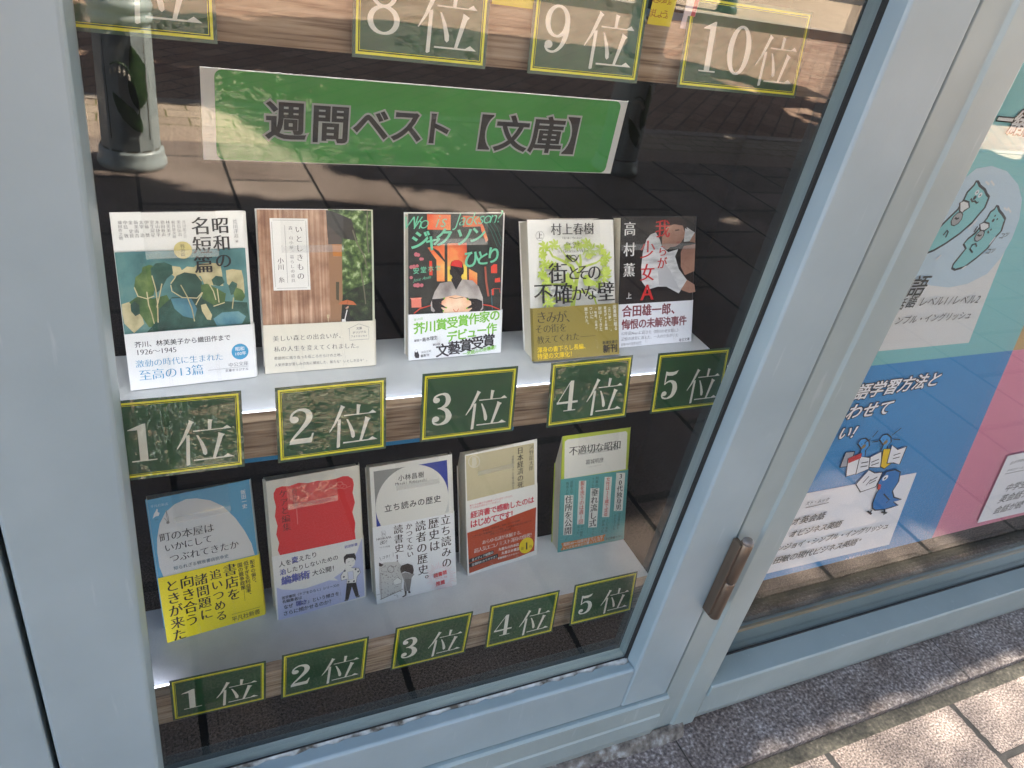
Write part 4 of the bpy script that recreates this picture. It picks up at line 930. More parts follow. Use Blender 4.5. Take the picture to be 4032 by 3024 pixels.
def b7(c):
    c.poly([(210, 1262), (260, 1280), (360, 1285), (480, 1270), (600, 1230), (700, 1195), (785, 1196), (745, 1170), (830, 1110), (900, 1020), (960, 930), (1005, 800), (1030, 1340), (228, 1572)], LAV)
    c.text('人を変えたり', (260, 1045), (562, 958), NAVY, 'b', k=1.0); c.text('変', (382, 1002), (382, 1002), PUR, 'B', size=0.0082)
    c.text('治したりしないための', (272, 1118), (760, 985), NAVY, 'b', k=1.0); c.text('治', (270, 1118), (270, 1118), PUR, 'B', size=0.0078)
    c.text('「編集術」大公開！', (255, 1205), (755, 1078), NAVY, 'b', k=1.0); c.text('編集術', (300, 1195), (478, 1148), PUR, 'B', k=1.05); c.text('岩波新書', (858, 882), (950, 860), PUR, 'b', k=1.05)
    c.text('医学書院〈ケアをひらく〉シリーズの', (275, 1358), (780, 1240), NAVY, 'b', k=1.0); c.text('名編集者は', (280, 1392), (430, 1358), NAVY, 'b', k=1.02); c.text('なぜ「弱さ」という傾きを', (298, 1442), (775, 1320), NAVY, 'b', k=1.02); c.text('弱さ', (415, 1410), (468, 1398), PUR, 'B', k=1.05); c.text('さらに傾かせるのか？', (295, 1502), (720, 1388), NAVY, 'b', k=1.02)
    # cartoon reader
    c.poly([(850, 1090), (845, 1040), (860, 980), (920, 965), (945, 1000), (935, 1050), (905, 1078)], W_); c.poly([(838, 1020), (835, 975), (860, 950), (900, 945), (935, 940), (950, 975), (945, 1010), (925, 985), (880, 985), (855, 1000), (850, 1045)], NAVY)
    c.poly([(850, 1085), (905, 1078), (975, 1080), (992, 1120), (960, 1155), (950, 1215), (862, 1222), (868, 1180), (812, 1195), (808, 1150)], W_)
    c.line([(850, 1085), (808, 1150), (812, 1195), (868, 1180), (862, 1222), (950, 1215), (960, 1155), (992, 1120), (975, 1080), (905, 1075)], 0.0005, NAVY)
    c.poly([(872, 1115), (922, 1105), (928, 1180), (878, 1188)], ink(214, 216, 232)); c.line([(872, 1115), (922, 1105), (928, 1180), (878, 1188)], 0.0003, NAVY, closed=True)
    for p in ((845, 1105), (945, 1090), (970, 1110), (930, 1200), (880, 1205), (835, 1160)): c.disc(p, 0, ink(90, 90, 98), edge=(p[0]+9, p[1]))
    c.poly([(862, 1222), (950, 1212), (975, 1330), (945, 1345), (910, 1250), (880, 1365), (848, 1372)], NAVY); c.poly([(945, 1340), (985, 1330), (980, 1350), (950, 1352)], GRY); c.poly([(840, 1375), (882, 1362), (870, 1382), (842, 1386)], GRY); c.line([(870, 1022), (890, 1018)], 0.0004, NAVY); c.line([(915, 1012), (930, 1008)], 0.0004, NAVY); c.line([(885, 1055), (905, 1050)], 0.0004, NAVY)
book('cream book with a wavy red panel and lavender band', (0.1157, 0.6263, 0.3615, 0.0678, 0.1076, 0.1752, -0.7725), 0.020, ink(228, 222, 208, 0.5), p7, None, (0.20, 0.745, 0.0385), k7, GB, ((172, 975), (1005, 800)), W_, b7)

k8 = (1420, 1760, 400/1005)
GRP = ink(142, 142, 140, 0.5); DBL = ink(32, 54, 150, 0.5); OFF = ink(230, 227, 220, 0.5); BRN = ink(58, 44, 42, 0.5); PRED = ink(226, 70, 76, 0.5)
def p8(c):
    c.poly([(127, 243), (500, 188), (500, 300), (150, 640)], GRP); c.poly([(560, 178), (853, 128), (868, 460), (700, 300)], DBL); c.poly([(150, 640), (200, 780), (158, 790)], DBL); c.poly([(866, 440), (873, 640), (820, 660), (840, 560)], ink(206, 206, 202))
    q0, q1 = c.uv((150, 620)), c.uv((868, 490)); cx = (q0[0]+q1[0])/2; r = (q1[0]-q0[0])/2; tv = c.uv((520, 178))[1]
    c.disc((cx, tv-r), r, OFF, False, n=48)
    c.text('小林昌樹', (402, 308), (598, 276), BLK, 'b', k=0.95); c.text('Masaki Kobayashi', (355, 366), (650, 322), BLK, 'r', k=1.15); c.text('立ち読みの歴史', (273, 608), (758, 515), BLK, 'b', k=0.95)
def b8(c):
    for t, x0, y0, x1, y1 in (('立ち読みの', 840, 722, 852, 1145), ('歴史は', 722, 755, 732, 980), ('読者の歴史。', 592, 782, 625, 1320), ('かつてない', 478, 785, 490, 1060), ('読書史！', 372, 815, 385, 1095)): c.text(t, (x0, y0), (x1, y1), BRN, 'M', True, k=0.98)
    c.line([(207, 832), (240, 826), (243, 878), (210, 884)], 0.0004, GRY, closed=True); c.text('h', (225, 856), (225, 856), GRY, 'm', size=0.006); c.text('HAYAKAWA', (166, 912), (290, 890), GRY, 'r', k=1.15); c.text('80!', (205, 945), (255, 935), GRY, 'm', k=1.3, shear=0.2); c.text('ハヤカワ新書', (185, 995), (280, 980), GRY, 'r')
    c.text('コラ！', (225, 1092), (290, 1075), GRY, 'b', shear=0.2); c.line([(185, 1088), (200, 1122)], 0.0004, GRY); c.line([(318, 1040), (320, 1082)], 0.0004, GRY)
    # pen drawing: stall with a reader in a hooded cape
    rr = random.Random(3)
    c.poly([(178, 1165), (230, 1140), (370, 1130), (420, 1200), (400, 1420), (200, 1510), (180, 1380)], ink(206, 204, 200))
    for i in range(70):
        x = rr.uniform(185, 390); y = rr.uniform(1160, 1470); a = rr.uniform(0, PI); L = rr.uniform(8, 34)
        c.line([(x, y), (x+L*math.cos(a), y+L*math.sin(a)*0.7)], 0.00035, BRN, up=(i % 6 == 0))
    c.poly([(178, 1140), (225, 1160), (200, 1180), (178, 1175)], BRN); c.line([(190, 1505), (420, 1400)], 0.0005, BRN); c.line([(195, 1240), (200, 1500)], 0.0004, BRN)
    c.line([(295+32*math.cos(t*PI/6), 1205+34*math.sin(t*PI/6)) for t in range(12)], 0.0005, BRN, closed=True); c.poly([(315, 1325), (360, 1285), (400, 1310), (395, 1345), (330, 1362)], W_); c.line([(315, 1325), (360, 1285), (400, 1310), (395, 1345), (330, 1362)], 0.0004, BRN, closed=True)
    c.poly([(385, 1200), (400, 1170), (460, 1148), (510, 1165), (522, 1210), (515, 1260), (480, 1240), (430, 1225), (395, 1245)], BRN)
    c.poly([(400, 1250), (440, 1235), (500, 1250), (530, 1250), (500, 1290), (495, 1340), (480, 1420), (425, 1420), (430, 1330)], ink(150, 146, 144))
    for k in range(7): c.line([(430+k*10, 1300), (425+k*9, 1415)], 0.00045, BRN, up=(k == 0))
    c.poly([(430, 1420), (452, 1420), (448, 1465), (415, 1482), (405, 1475), (432, 1460)], BRN); c.poly([(465, 1420), (485, 1420), (490, 1440), (468, 1440)], BRN)
    for k in range(40):
        a = 2*PI*k/40; r0, r1 = 92, 122+16*(k % 3); c.line([(788+r0*math.cos(a), 1280+r0*0.95*math.sin(a)), (788+r1*math.cos(a), 1280+r1*0.95*math.sin(a))], 0.0005, ink(240, 196, 196), up=(k == 0))
    c.text('読書猿', (740, 1268), (828, 1238), PRED, 'B', k=1.0); c.text('推薦', (762, 1348), (808, 1335), PRED, 'B', k=1.0); c.text('『独学大全』著者', (728, 1302), (845, 1278), ink(232, 150, 150), 'r')
book('white book with a large circle between grey and blue corners', (0.2343, 0.6187, 0.4147, 0.0409, 0.1059, 0.1772, -0.7725), 0.019, OFF, p8, OFF, (0.295, 0.83, 0.034), k8, GB, ((133, 795), (912, 650)), ink(238, 238, 240, 0.5), b8)

k9 = (1780, 1680, 760/1910)
BEIGE = noisy('printed_beige', [(0.3, (196, 184, 148)), (0.7, (208, 196, 162))], 20, rough=0.4, coat=0.3); RUST = ink(186, 74, 38, 0.5); CRIM = ink(206, 36, 60, 0.5); WHT = ink(238, 236, 232, 0.5)
def p9(c):
    c.poly([(135, 290), (810, 160), (818, 600), (150, 760)], BEIGE); c.line([(218+55*math.cos(t*PI/10), 345+58*math.sin(t*PI/10)) for t in range(20)], 0.0014, ink(214, 208, 190), closed=True); c.poly([(200, 300), (235, 305), (245, 370), (225, 400), (195, 390)], ink(214, 208, 190))
    c.text('日本経済の死角', (675, 238), (678, 645), BLK, 'M', True, k=1.02); c.text('河野龍太郎', (786, 205), (782, 412), BLK, 'm', True, k=1.0); c.text('収奪的システムを解き明かす', (602, 300), (604, 610), GRY, 'b', True, k=1.0)
def b9(c):
    c.poly([(148, 1050), (350, 985), (600, 880), (830, 795), (812, 1225), (640, 1295), (400, 1365), (168, 1450)], RUST)
    c.text('私たちの働き方は間違っていなかったんだ、', (185, 780), (605, 680), CRIM, 'r', k=1.0); c.text('そう自信を持たせてくれました', (185, 805), (470, 738), CRIM, 'r', k=1.0)
    c.text('経済書で感動したのは', (215, 870), (780, 728), CRIM, 'B', k=1.05); c.text('はじめてです！', (215, 960), (610, 860), CRIM, 'B', k=1.15)
    for t, x0, y0, x1, y1 in (('生産性・実質賃金・物価にまつわる誤解', 312, 1028, 660, 928), ('人手不足と残業規制という死角、日本型雇用制は左き長れた', 205, 1086, 775, 932), ('搾取される企業価値', 385, 1062, 570, 1012)): c.text(t, (x0, y0), (x1, y1), NAVY, 'r')
    c.text('あらゆる謎が氷解する、', (315, 1142), (690, 1040), WHT, 'm', k=1.1); c.text('超人気エコノミスト渾身の快著！', (238, 1225), (790, 1065), WHT, 'm', k=1.15)
    c.disc((732, 1172), 0, ink(240, 208, 36), edge=(802, 1158)); c.text('1', (735, 1178), (735, 1178), NAVY, 'M', size=0.016); c.text('第', (692, 1205), (692, 1205), NAVY, 'm', size=0.005); c.text('位', (775, 1182), (775, 1182), NAVY, 'm', size=0.005)
    for t, x0, y0, x1, y1 in (('丸善丸の内本店', 470, 1212, 645, 1165), ('丸善日本橋店', 500, 1248, 648, 1208), ('新書週間ベストセラー', 460, 1300, 650, 1248)): c.text(t, (x0, y0), (x1, y1), WHT, 'b')
    c.poly([(165, 1310), (405, 1220), (408, 1255), (165, 1345)], NAVY); c.poly([(165, 1355), (450, 1252), (452, 1290), (168, 1392)], NAVY); c.text('各メディア絶賛の', (205, 1315), (392, 1245), WHT, 'b'); c.text('圧倒的わかりやすさ！', (205, 1362), (440, 1280), WHT, 'b')
book('white book with beige top and slanting rust orange band', (0.3616, 0.6336, 0.3475, 0.1166, 0.1090, 0.1711, -0.7725), 0.023, WHT, p9, WHT, (0.16, 0.66, 0.032), k9, GB, ((148, 735), (818, 570)), WHT, b9)

LIMEC = ink(184, 198, 70, 0.5); TEAL = ink(98, 168, 168, 0.5)
def p10(c):
    c.poly([(1115, 150), (1140, 128), (1720, 45), (1735, 60), (1718, 420), (1110, 520)], OFF)
    c.text('不適切な昭和', (1202, 243), (1632, 185), BLK, 'M', k=1.02); c.text('葛城明彦', (1345, 352), (1480, 332), BLK, 'r', k=1.05); c.text('ノンフィクションライター', (1345, 400), (1480, 378), GRY, 'r')
def b10(c):
    cols = [('30代独身男', 1668, 490, 1645, 800, 1), ('女性は25歳で定年', 1545, 520, 1520, 870, 2), ('垂れ流し式', 1412, 650, 1390, 955, 1), ('髪を洗うのは週1回', 1290, 560, 1272, 940, 2), ('住所を公開', 1155, 720, 1145, 1030, 1)]
    for t, x0, y0, x1, y1, kk in cols:
        L = (y1-y0)/(len(t)-1)
        c.poly([(x0-44 if kk == 1 else x0-36, y0-L*.55), (x0+44 if kk == 1 else x0+36, y0-L*.58), (x1+40 if kk == 1 else x1+34, y1+L*.5), (x1-46 if kk == 1 else x1-38, y1+L*.55)], OFF)
        c.text(t, (x0, y0), (x1, y1), BLK if kk == 1 else ink(196, 70, 56), 'M' if kk == 1 else 'b', True, k=1.05)
    for t, x0, y0, x1, y1 in (('が白昼公然と', 1655, 860, 1640, 1000), ('行われていた', 1612, 880, 1600, 1010), ('という会社', 1535, 925, 1525, 1030), ('があった', 1495, 935, 1485, 1035), ('だった', 1395, 1010, 1388, 1060), ('が一般的', 1285, 985, 1275, 1075), ('だった', 1250, 990, 1243, 1050), ('していた', 1155, 1060, 1125, 1115), ('列車の', 1432, 510, 1428, 580), ('トイレが', 1395, 515, 1390, 605), ('芸能人や', 1180, 550, 1178, 650), ('有名人が', 1140, 560, 1135, 660)): c.text(t, (x0, y0), (x1, y1), ink(40, 70, 76), 'r', True)
    for x0, x1 in ((1600, 1575), (1470, 1450), (1355, 1335), (1222, 1205)): c.line([(x0, 520), (x1, 1060)], 0.0003, ink(70, 130, 130))
    c.poly([(1075, 1150), (1515, 1062), (1495, 1100), (1505, 1125), (1070, 1222), (1090, 1185)], ink(214, 130, 66)); c.text('昭和40〜50年代までこんな', (1115, 1165), (1475, 1085), OFF, 'b'); c.text('トンデモがまかり通っていた！', (1105, 1205), (1480, 1110), OFF, 'b'); c.text('中公新書ラクレ', (1525, 1108), (1670, 1078), ink(44, 80, 84), 'b')
book('lime bordered book with a teal band of vertical lettering', (0.5019, 0.6421, 0.3587, 0.0009, 0.1093, 0.1719, -0.7725), 0.020, LIMEC, p10, LIMEC, (0.22, 0.82, 0.030), k9, GB, ((1070, 522), (1742, 425)), TEAL, b10)

# ================================================================= poster behind the right-hand window
yp = YG2+0.0065
pc = Card((0.66, yp, -0.7395), (1, 0, 0), (0, 0, 1))
a1 = (3000, 400, 1032/1712); a2 = (3000, 1300, 1032/1712)
PTL = ink(146, 216, 224, 0.6); PBL = ink(72, 160, 230, 0.6); PPK = ink(252, 156, 188, 0.6); PTN = ink(222, 184, 124, 0.6); PWH = ink(243, 245, 250, 0.6); PLB = ink(206, 230, 250, 0.6); LNE = ink(46, 52, 56, 0.6); TX = ink(70, 74, 72, 0.6)
pc.mb.box(0, 1.5, 0, 0.0008, 0, 1.3, PTL)
A = pc.uv((1640, 132), a2); Bq = pc.uv((1100, 1383), a2); dr = (A-Bq)/(A[1]-Bq[1])
Cq = pc.uv((740, 230), a2); sl = (A[1]-Cq[1])/(A[0]-Cq[0])
top = 1.3
def on_slant(v): return A+dr*(v-A[1])
pc.poly([on_slant(top), (1.5, top), (1.5, A[1]+sl*(1.5-A[0])), A], PTN, False)
pc.poly([A, (0, A[1]-sl*A[0]), (0, 0), on_slant(0)], PBL, False)
pc.poly([A, on_slant(0), (1.5, 0), (1.5, A[1]+sl*(1.5-A[0]))], PPK, False)
def P_(m, *p, cr=a1): pc.poly(p, m, crop=cr)
P_(PWH, (1590, 965), (1350, 1575), (600, 1645), (880, 1036))
P_(PLB, (1400, 437), (1500, 420), (1600, 455), (1672, 540), (1698, 640), (1680, 770), (1630, 900), (1560, 1020), (1470, 1125), (1340, 1190), (1220, 1214), (1100, 1200), (980, 1150), (950, 1050), (1050, 850), (1250, 560))
def creature(pts, m, cr, w=0.0028):
    pc.poly(pts, m, crop=cr); pc.line(pts, w, LNE, crop=cr, closed=True)
O1 = [(1385, 545), (1398, 520), (1410, 522), (1422, 548), (1455, 575), (1468, 605), (1482, 622), (1476, 640), (1455, 692), (1420, 732), (1372, 790), (1290, 862), (1200, 925), (1120, 972), (1020, 1010), (1060, 930), (1180, 800), (1280, 702), (1318, 640), (1340, 592)]
O2 = [(1518, 702), (1530, 680), (1540, 684), (1550, 712), (1572, 738), (1588, 766), (1580, 788), (1562, 845), (1520, 890), (1470, 960), (1400, 1020), (1320, 1080), (1260, 1098), (1240, 1088), (1250, 1060), (1290, 1010), (1330, 960), (1316, 930), (1345, 895), (1390, 860), (1430, 812), (1470, 760), (1492, 720)]
creature(O1, PTL, a1); creature(O2, PTL, a1)
for e in ((1404, 592), (1424, 610)): pc.disc(e, 0, PWH, crop=a1, edge=(e[0]+12, e[1]), n=12); pc.disc(e, 0, LNE, crop=a1, edge=(e[0]+4, e[1]), n=10)
for e in ((1521, 745), (1535, 767)): pc.disc(e, 0, LNE, crop=a1, edge=(e[0]+5, e[1]), n=10)
pc.disc((1388, 627), 0, LNE, crop=a1, edge=(1398, 627), n=12); pc.disc((1508, 775), 0, LNE, crop=a1, edge=(1516, 775), n=12)
pc.line([(1362, 632), (1372, 652), (1388, 648), (1400, 662), (1412, 655)], 0.002, LNE, crop=a1)
for q in ([(1290, 660), (1318, 645), (1348, 655), (1352, 690), (1318, 712), (1302, 728), (1288, 715)], [(1420, 800), (1450, 785), (1480, 795), (1480, 820), (1455, 838), (1435, 850), (1422, 835)]): creature(q, PWH, a1, 0.002)
for cx, cy, r in ((1270, 765, 34), (1417, 875, 28)): pc.disc((cx, cy), 0, LNE, crop=a1, edge=(cx+r, cy), n=9); pc.disc((cx, cy), 0, ink(176, 180, 186), crop=a1, edge=(cx+r-5, cy), n=9); pc.line([(cx-12, cy-8), (cx, cy), (cx+14, cy-6)], 0.002, LNE, crop=a1)
pc.line([(1372, 985), (1355, 960), (1370, 935), (1392, 925), (1398, 945)], 0.002, LNE, crop=a1); pc.line([(1180, 870), (1205, 838), (1212, 850), (1195, 885)], 0.002, LNE, crop=a1)
for q in ([(1395, 830), (1380, 850)], [(1405, 812), (1390, 832)], [(1490, 840), (1492, 828)], [(1475, 858), (1472, 842)]): pc.line(q, 0.002, LNE, crop=a1)
for q in ([(1455, 520), (1480, 540)], [(1490, 515), (1512, 545)], [(1575, 690), (1600, 710)], [(1600, 690), (1620, 720)], [(1340, 830), (1400, 770)], [(1480, 930), (1520, 880)], [(1130, 1030), (1165, 1000)], [(1300, 1090), (1330, 1070)]): pc.line(q, 0.002, PWH, crop=a1)
pc.text('コッ', (1562, 875), (1596, 862), LNE, 'b', crop=a1, k=1.1, shear=0.15); pc.text('コッ', (1474, 975), (1506, 966), LNE, 'b', crop=a1, k=1.1, shear=0.15)
pc.text('一緒に', (1580, 122), (1775, 160), PWH, 'B', crop=a1, k=0.98, shear=0.1, under='o', um=LNE)
pc.text('語', (1020, 1206), (1020, 1206), TX, 'b', crop=a1, size=0.027, shear=0.1); pc.text('話語', (900, 1322), (975, 1308), TX, 'b', crop=a1, k=0.9, shear=0.1); pc.text('レベル1/レベル2', (1050, 1305), (1405, 1288), TX, 'r', crop=a1, k=1.0, shear=0.1); pc.text('ンプル・イングリッシュ', (890, 1428), (1345, 1392), TX, 'r', crop=a1, k=1.0, shear=0.1)
pc.text('語学習方法と', (655, 400), (1122, 320), PWH, 'B', crop=a2, k=0.98, shear=0.1, under='o', um=LNE); pc.text('わせて', (603, 530), (800, 505), PWH, 'B', crop=a2, k=0.95, shear=0.1, under='o', um=LNE); pc.text('い！', (540, 668), (618, 660), PWH, 'B', crop=a2, k=1.05, shear=0.1, under='o', um=LNE)
P_(PWH, (1005, 925), (825, 1395), (-60, 1605), (180, 1080), cr=a2)
for hx, hy in ((655, 742), (797, 715)):
    creature([(hx-36, hy-5), (hx-15, hy-35), (hx+15, hy-42), (hx+38, hy-22), (hx+40, hy+8), (hx+15, hy+38), (hx+12, hy+80), (hx-35, hy+90), (hx-12, hy+30)], PBL, a2, 0.002); pc.disc((hx+3, hy+12), 0, ink(150, 130, 90), crop=a2, edge=(hx+15, hy+12), n=10)
    for q in ((hx+12, hy-8), (hx-10, hy-4)): pc.disc(q, 0, LNE, crop=a2, edge=(q[0]+3, q[1]), n=8)
for q, m in (([(502, 890), (540, 792), (598, 786), (570, 880)], ink(176, 180, 188)), ([(540, 950), (555, 830), (642, 795), (630, 925)], PWH), ([(605, 935), (632, 818), (698, 825), (690, 900)], PWH), ([(690, 890), (700, 822), (775, 785), (770, 890)], PWH), ([(765, 885), (785, 770), (858, 765), (838, 862), (790, 898)], ink(244, 206, 40)), ([(808, 862), (840, 742), (880, 772), (938, 752), (890, 870), (850, 860)], PWH), ([(605, 1000), (690, 905), (730, 925), (780, 920), (735, 1015), (635, 1050)], PWH)): creature(q, m, a2, 0.0018)
P_(ink(206, 60, 60), (556, 830), (642, 796), (638, 828), (555, 862), cr=a2)
for q in ([(640, 860), (685, 852)], [(635, 885), (680, 878)], [(705, 855), (755, 835)], [(705, 875), (755, 858)], [(850, 810), (895, 795)], [(845, 832), (890, 820)], [(650, 990), (690, 945)], [(670, 1005), (705, 965)], [(700, 975), (745, 950)], [(690, 995), (735, 972)], [(660, 728), (700, 700)], [(712, 690), (748, 648)], [(710, 722), (750, 716)], [(838, 678), (900, 630)], [(848, 705), (892, 706)]): pc.line(q, 0.0016, LNE, crop=a2)
creature([(893, 918), (862, 902), (805, 915), (778, 945), (748, 985), (745, 1020), (752, 1035), (735, 1060), (712, 1122), (712, 1155), (730, 1167), (790, 1162), (842, 1146), (878, 1136), (848, 1112), (900, 1097), (852, 1082), (842, 1042), (882, 980)], ink(44, 124, 196), a2, 0.0022)
pc.disc((795, 955), 0, PWH, crop=a2, edge=(810, 955), n=12); pc.disc((793, 958), 0, LNE, crop=a2, edge=(799, 958), n=8); P_(ink(214, 70, 60), (750, 995), (768, 1000), (762, 1030), (745, 1032), cr=a2); pc.line([(785, 1060), (822, 1100), (800, 1118)], 0.002, LNE, crop=a2)
for q in ([(708, 1165), (690, 1190)], [(678, 1172), (705, 1192)], [(790, 1160), (788, 1195)], [(770, 1178), (805, 1185)]): pc.line(q, 0.003, LNE, crop=a2)
pc.text('スト・ムック', (288, 1122), (418, 1096), TX, 'b', crop=a2, shear=0.1, k=0.95); pc.line([(275, 1150), (425, 1115)], 0.001, TX, crop=a2)
pc.text('オ英会話', (215, 1240), (378, 1205), TX, 'b', crop=a2, shear=0.1, k=1.0); pc.text('オビジネス英語', (198, 1320), (488, 1258), TX, 'b', crop=a2, shear=0.1, k=1.05); pc.text('ンジョイ・シンプル・イングリッシュ', (110, 1412), (802, 1270), TX, 'b', crop=a2, shear=0.1, k=1.05); pc.text('田敏の現代ビジネス英語', (95, 1492), (588, 1378), TX, 'b', crop=a2, shear=0.1, k=1.05); pc.text('※', (638, 1357), (638, 1357), TX, 'r', crop=a2, size=0.009)
pc.text('※放送テキストではありません', (545, 1482), (800, 1420), PWH, 'r', crop=a2, shear=0.1, k=1.0)
P_(PWH, (1592, 812), (2300, 660), (2100, 1090), (1395, 1250), cr=a2)
pc.text('おすすめの', (1620, 858), (1705, 836), TX, 'b', crop=a2, shear=0.1); pc.text('テキスト・ムック', (1598, 908), (1722, 880), TX, 'b', crop=a2, shear=0.1); pc.line([(1575, 930), (1740, 895)], 0.001, TX, crop=a2)
pc.text('中学生の基礎英語', (1603, 1020), (1925, 945), TX, 'b', crop=a2, shear=0.1); pc.text('英会話タイムトライアル', (1565, 1092), (2030, 985), TX, 'b', crop=a2, shear=0.1); pc.text('会話が続く！リアル旅英語', (1530, 1165), (2020, 1050), TX, 'b', crop=a2, shear=0.1)
for x, y in ((1545, 1030), (1512, 1100), (1478, 1172)): pc.rect(*[f(pc.uv((x+d, y), a2)[0]) for d, f in ((-18, float), (14, float))], *[pc.uv((x, y+d), a2)[1] for d in (14, -14)], ink(244, 246, 250))
poster = pc.build('poster'); tag(poster, 'large colourful language study poster behind the right-hand window', 'poster')
# backing of the window bay
bay = thing('window_bay_lining', 'dark lining behind the poster window', 'lining', (1.5, 0.62, -0.9))
boxpart('back_panel', bay, BLACK, 0.662, 2.38, 0.605, 0.62, -0.96, ZTOP)
DKF = noisy('bay_floor', [(0.3, (58, 48, 42)), (0.7, (78, 66, 58))], 60, rough=0.8)
boxpart('floor_panel', bay, DKF, 0.685, 2.29, 0.531, 0.604, -0.93, -0.90)
boxpart('mirrored_line_strip', bay, ink(176, 140, 92), 0.685, 2.29, 0.515, 0.5195, -0.884, -0.8770, bevel=0.0003)  # beige strip standing in for a line mirrored in the glass

# ================================================================= street side: bollards, trees, opposite building
STEEL = noisy('grey_green_enamel', [(0.3, (154, 163, 164)), (0.7, (170, 179, 180))], 24, rough=0.35, spec=0.6)
LEAFM = noisy('enamel_leaf', [(0.3, (36, 62, 30)), (0.7, (58, 88, 46))], 40, rough=0.45)
FLOWM = ink(206, 196, 186, 0.5)
RUST_ = ink(84, 62, 44, 0.8)
def bollard(x, y, label):
    t = thing('bollard', label, 'bollard', (x, y, H), 'lily leaf bollards along the kerb')
    q = MB(); q.lathe([(0.001, 0), (0.101, 0), (0.105, 0.007), (0.104, 0.020), (0.098, 0.027), (0.0975, 0.050), (0.093, 0.060), (0.001, 0.060)], (0, 0, 0), STEEL, 40); q.build('base', t)
    q = MB(); q.lathe([(0.0905, 0.0605), (0.0905, 0.0655)], (0, 0, 0), RUST_, 12, False); q.lathe([(0.001, 0.060), (0.0895, 0.060), (0.0835, 0.44), (0.001, 0.44)], (0, 0, 0), STEEL, 12, False, PI/12); q.build('shaft', t, 0.003)
    q = MB(); q.lathe([(0.001, 0.4395), (0.088, 0.4395), (0.091, 0.450), (0.086, 0.462), (0.082, 0.466), (0.089, 0.474), (0.092, 0.486), (0.087, 0.498), (0.080, 0.503), (0.080, 0.72), (0.09, 0.73), (0.09, 0.75), (0.06, 0.785), (0.001, 0.80)], (0, 0, 0), STEEL, 32); q.build('collar', t)
    # recessed panel line and lily-of-the-valley emblem facing the shop (+y)
    e = MB()
    def onf(u, v, d): r = 0.0865-0.016*(v-0.06)+d; return (u, math.sqrt(max(r*r-u*u, 1e-6))+0.0005, v)
    def leaf(axis, wmax):
        P = np.array(axis, float); n = 14; vs_ = []
        for i in range(n+1):
            s = i/n*(len(P)-1); k = min(int(s), len(P)-2); f = s-k; p = P[k]*(1-f)+P[k+1]*f; tg = P[k+1]-P[k]; tg /= np.linalg.norm(tg); nn = np.array([-tg[1], tg[0]])*wmax*math.sin(PI*min(1, (i/n)**0.85))**0.8
            vs_ += [onf(*(p-nn), 0.002), onf(*p, 0.006), onf(*(p+nn), 0.002)]
        fs = []
        for i in range(n): a = 3*i; fs += [(a, a+3, a+4, a+1), (a+1, a+4, a+5, a+2)]
        e.add(vs_, fs, LEAFM, True)
    leaf([(0.030, 0.195), (0.034, 0.25), (0.036, 0.31), (0.020, 0.385)], 0.030); leaf([(0.034, 0.125), (0.012, 0.165), (-0.012, 0.195), (-0.040, 0.245)], 0.023)
    stem = [(0.030, 0.17), (0.030, 0.23), (0.020, 0.29), (0.000, 0.325), (-0.022, 0.335), (-0.040, 0.325)]
    e.tube([onf(u, v, 0.006) for u, v in stem], 0.0022, LEAFM, 6)
    for u, v in ((0.008, 0.30), (-0.004, 0.313), (-0.016, 0.32), (-0.028, 0.318), (-0.039, 0.312)): e.lathe([(0.0005, 0.008), (0.0035, 0.005), (0.0045, 0), (0.003, -0.006), (0.0045, -0.008)], onf(u, v-0.006, 0.006), FLOWM, 8)
    e.build('leaf_emblem', t)
    g = MB()
    for pts in ([(-0.055, 0.10), (-0.055, 0.40)], [(0.055, 0.10), (0.055, 0.40)], [(-0.02, 0.105), (0.03, 0.105)]): g.tube([onf(u, v, 0.0008) for u, v in np.linspace(pts[0], pts[1], 6)], 0.0011, RUST_ if pts[0][0] != -0.02 else STEEL, 5)
    g.build('panel_groove', t)
bollard(0.0215, -1.815, 'grey bollard with green leaf emblem, sunlit, seen mirrored beside the banner')
bollard(1.955, -1.93, 'grey bollard standing dark in tree shade, mirrored at the right end of the banner')
bollard(-1.90, -1.815, 'grey bollard with leaf emblem farther left along the kerb')
bollard(3.90, -1.93, 'grey bollard with leaf emblem beside the street tree')
GPOST = noisy('green_post_enamel', [(0.3, (40, 66, 58)), (0.7, (58, 84, 76))], 24, rough=0.4)
def far_post(x, y, label):
    t = thing('street_post', label, 'post', (x, y, H+0.09), 'green posts across the street')
    q = MB(); q.lathe([(0.001, 0), (0.13, 0), (0.13, 0.05), (0.11, 0.08), (0.10, 0.09), (0.095, 0.8), (0.001, 0.8)], (0, 0, 0), GPOST, 20); q.build('base', t)
    q = MB(); q.lathe([(0.001, 0.8005), (0.065, 0.8005), (0.055, 3.2), (0.001, 3.2)], (0, 0, 0), GPOST, 16); q.build('pole', t)
far_post(6.78, -7.5, 'dark green post across the street behind the 10位 sign'); far_post(3.3, -7.5, 'dark green post across the street behind the 9位 sign')
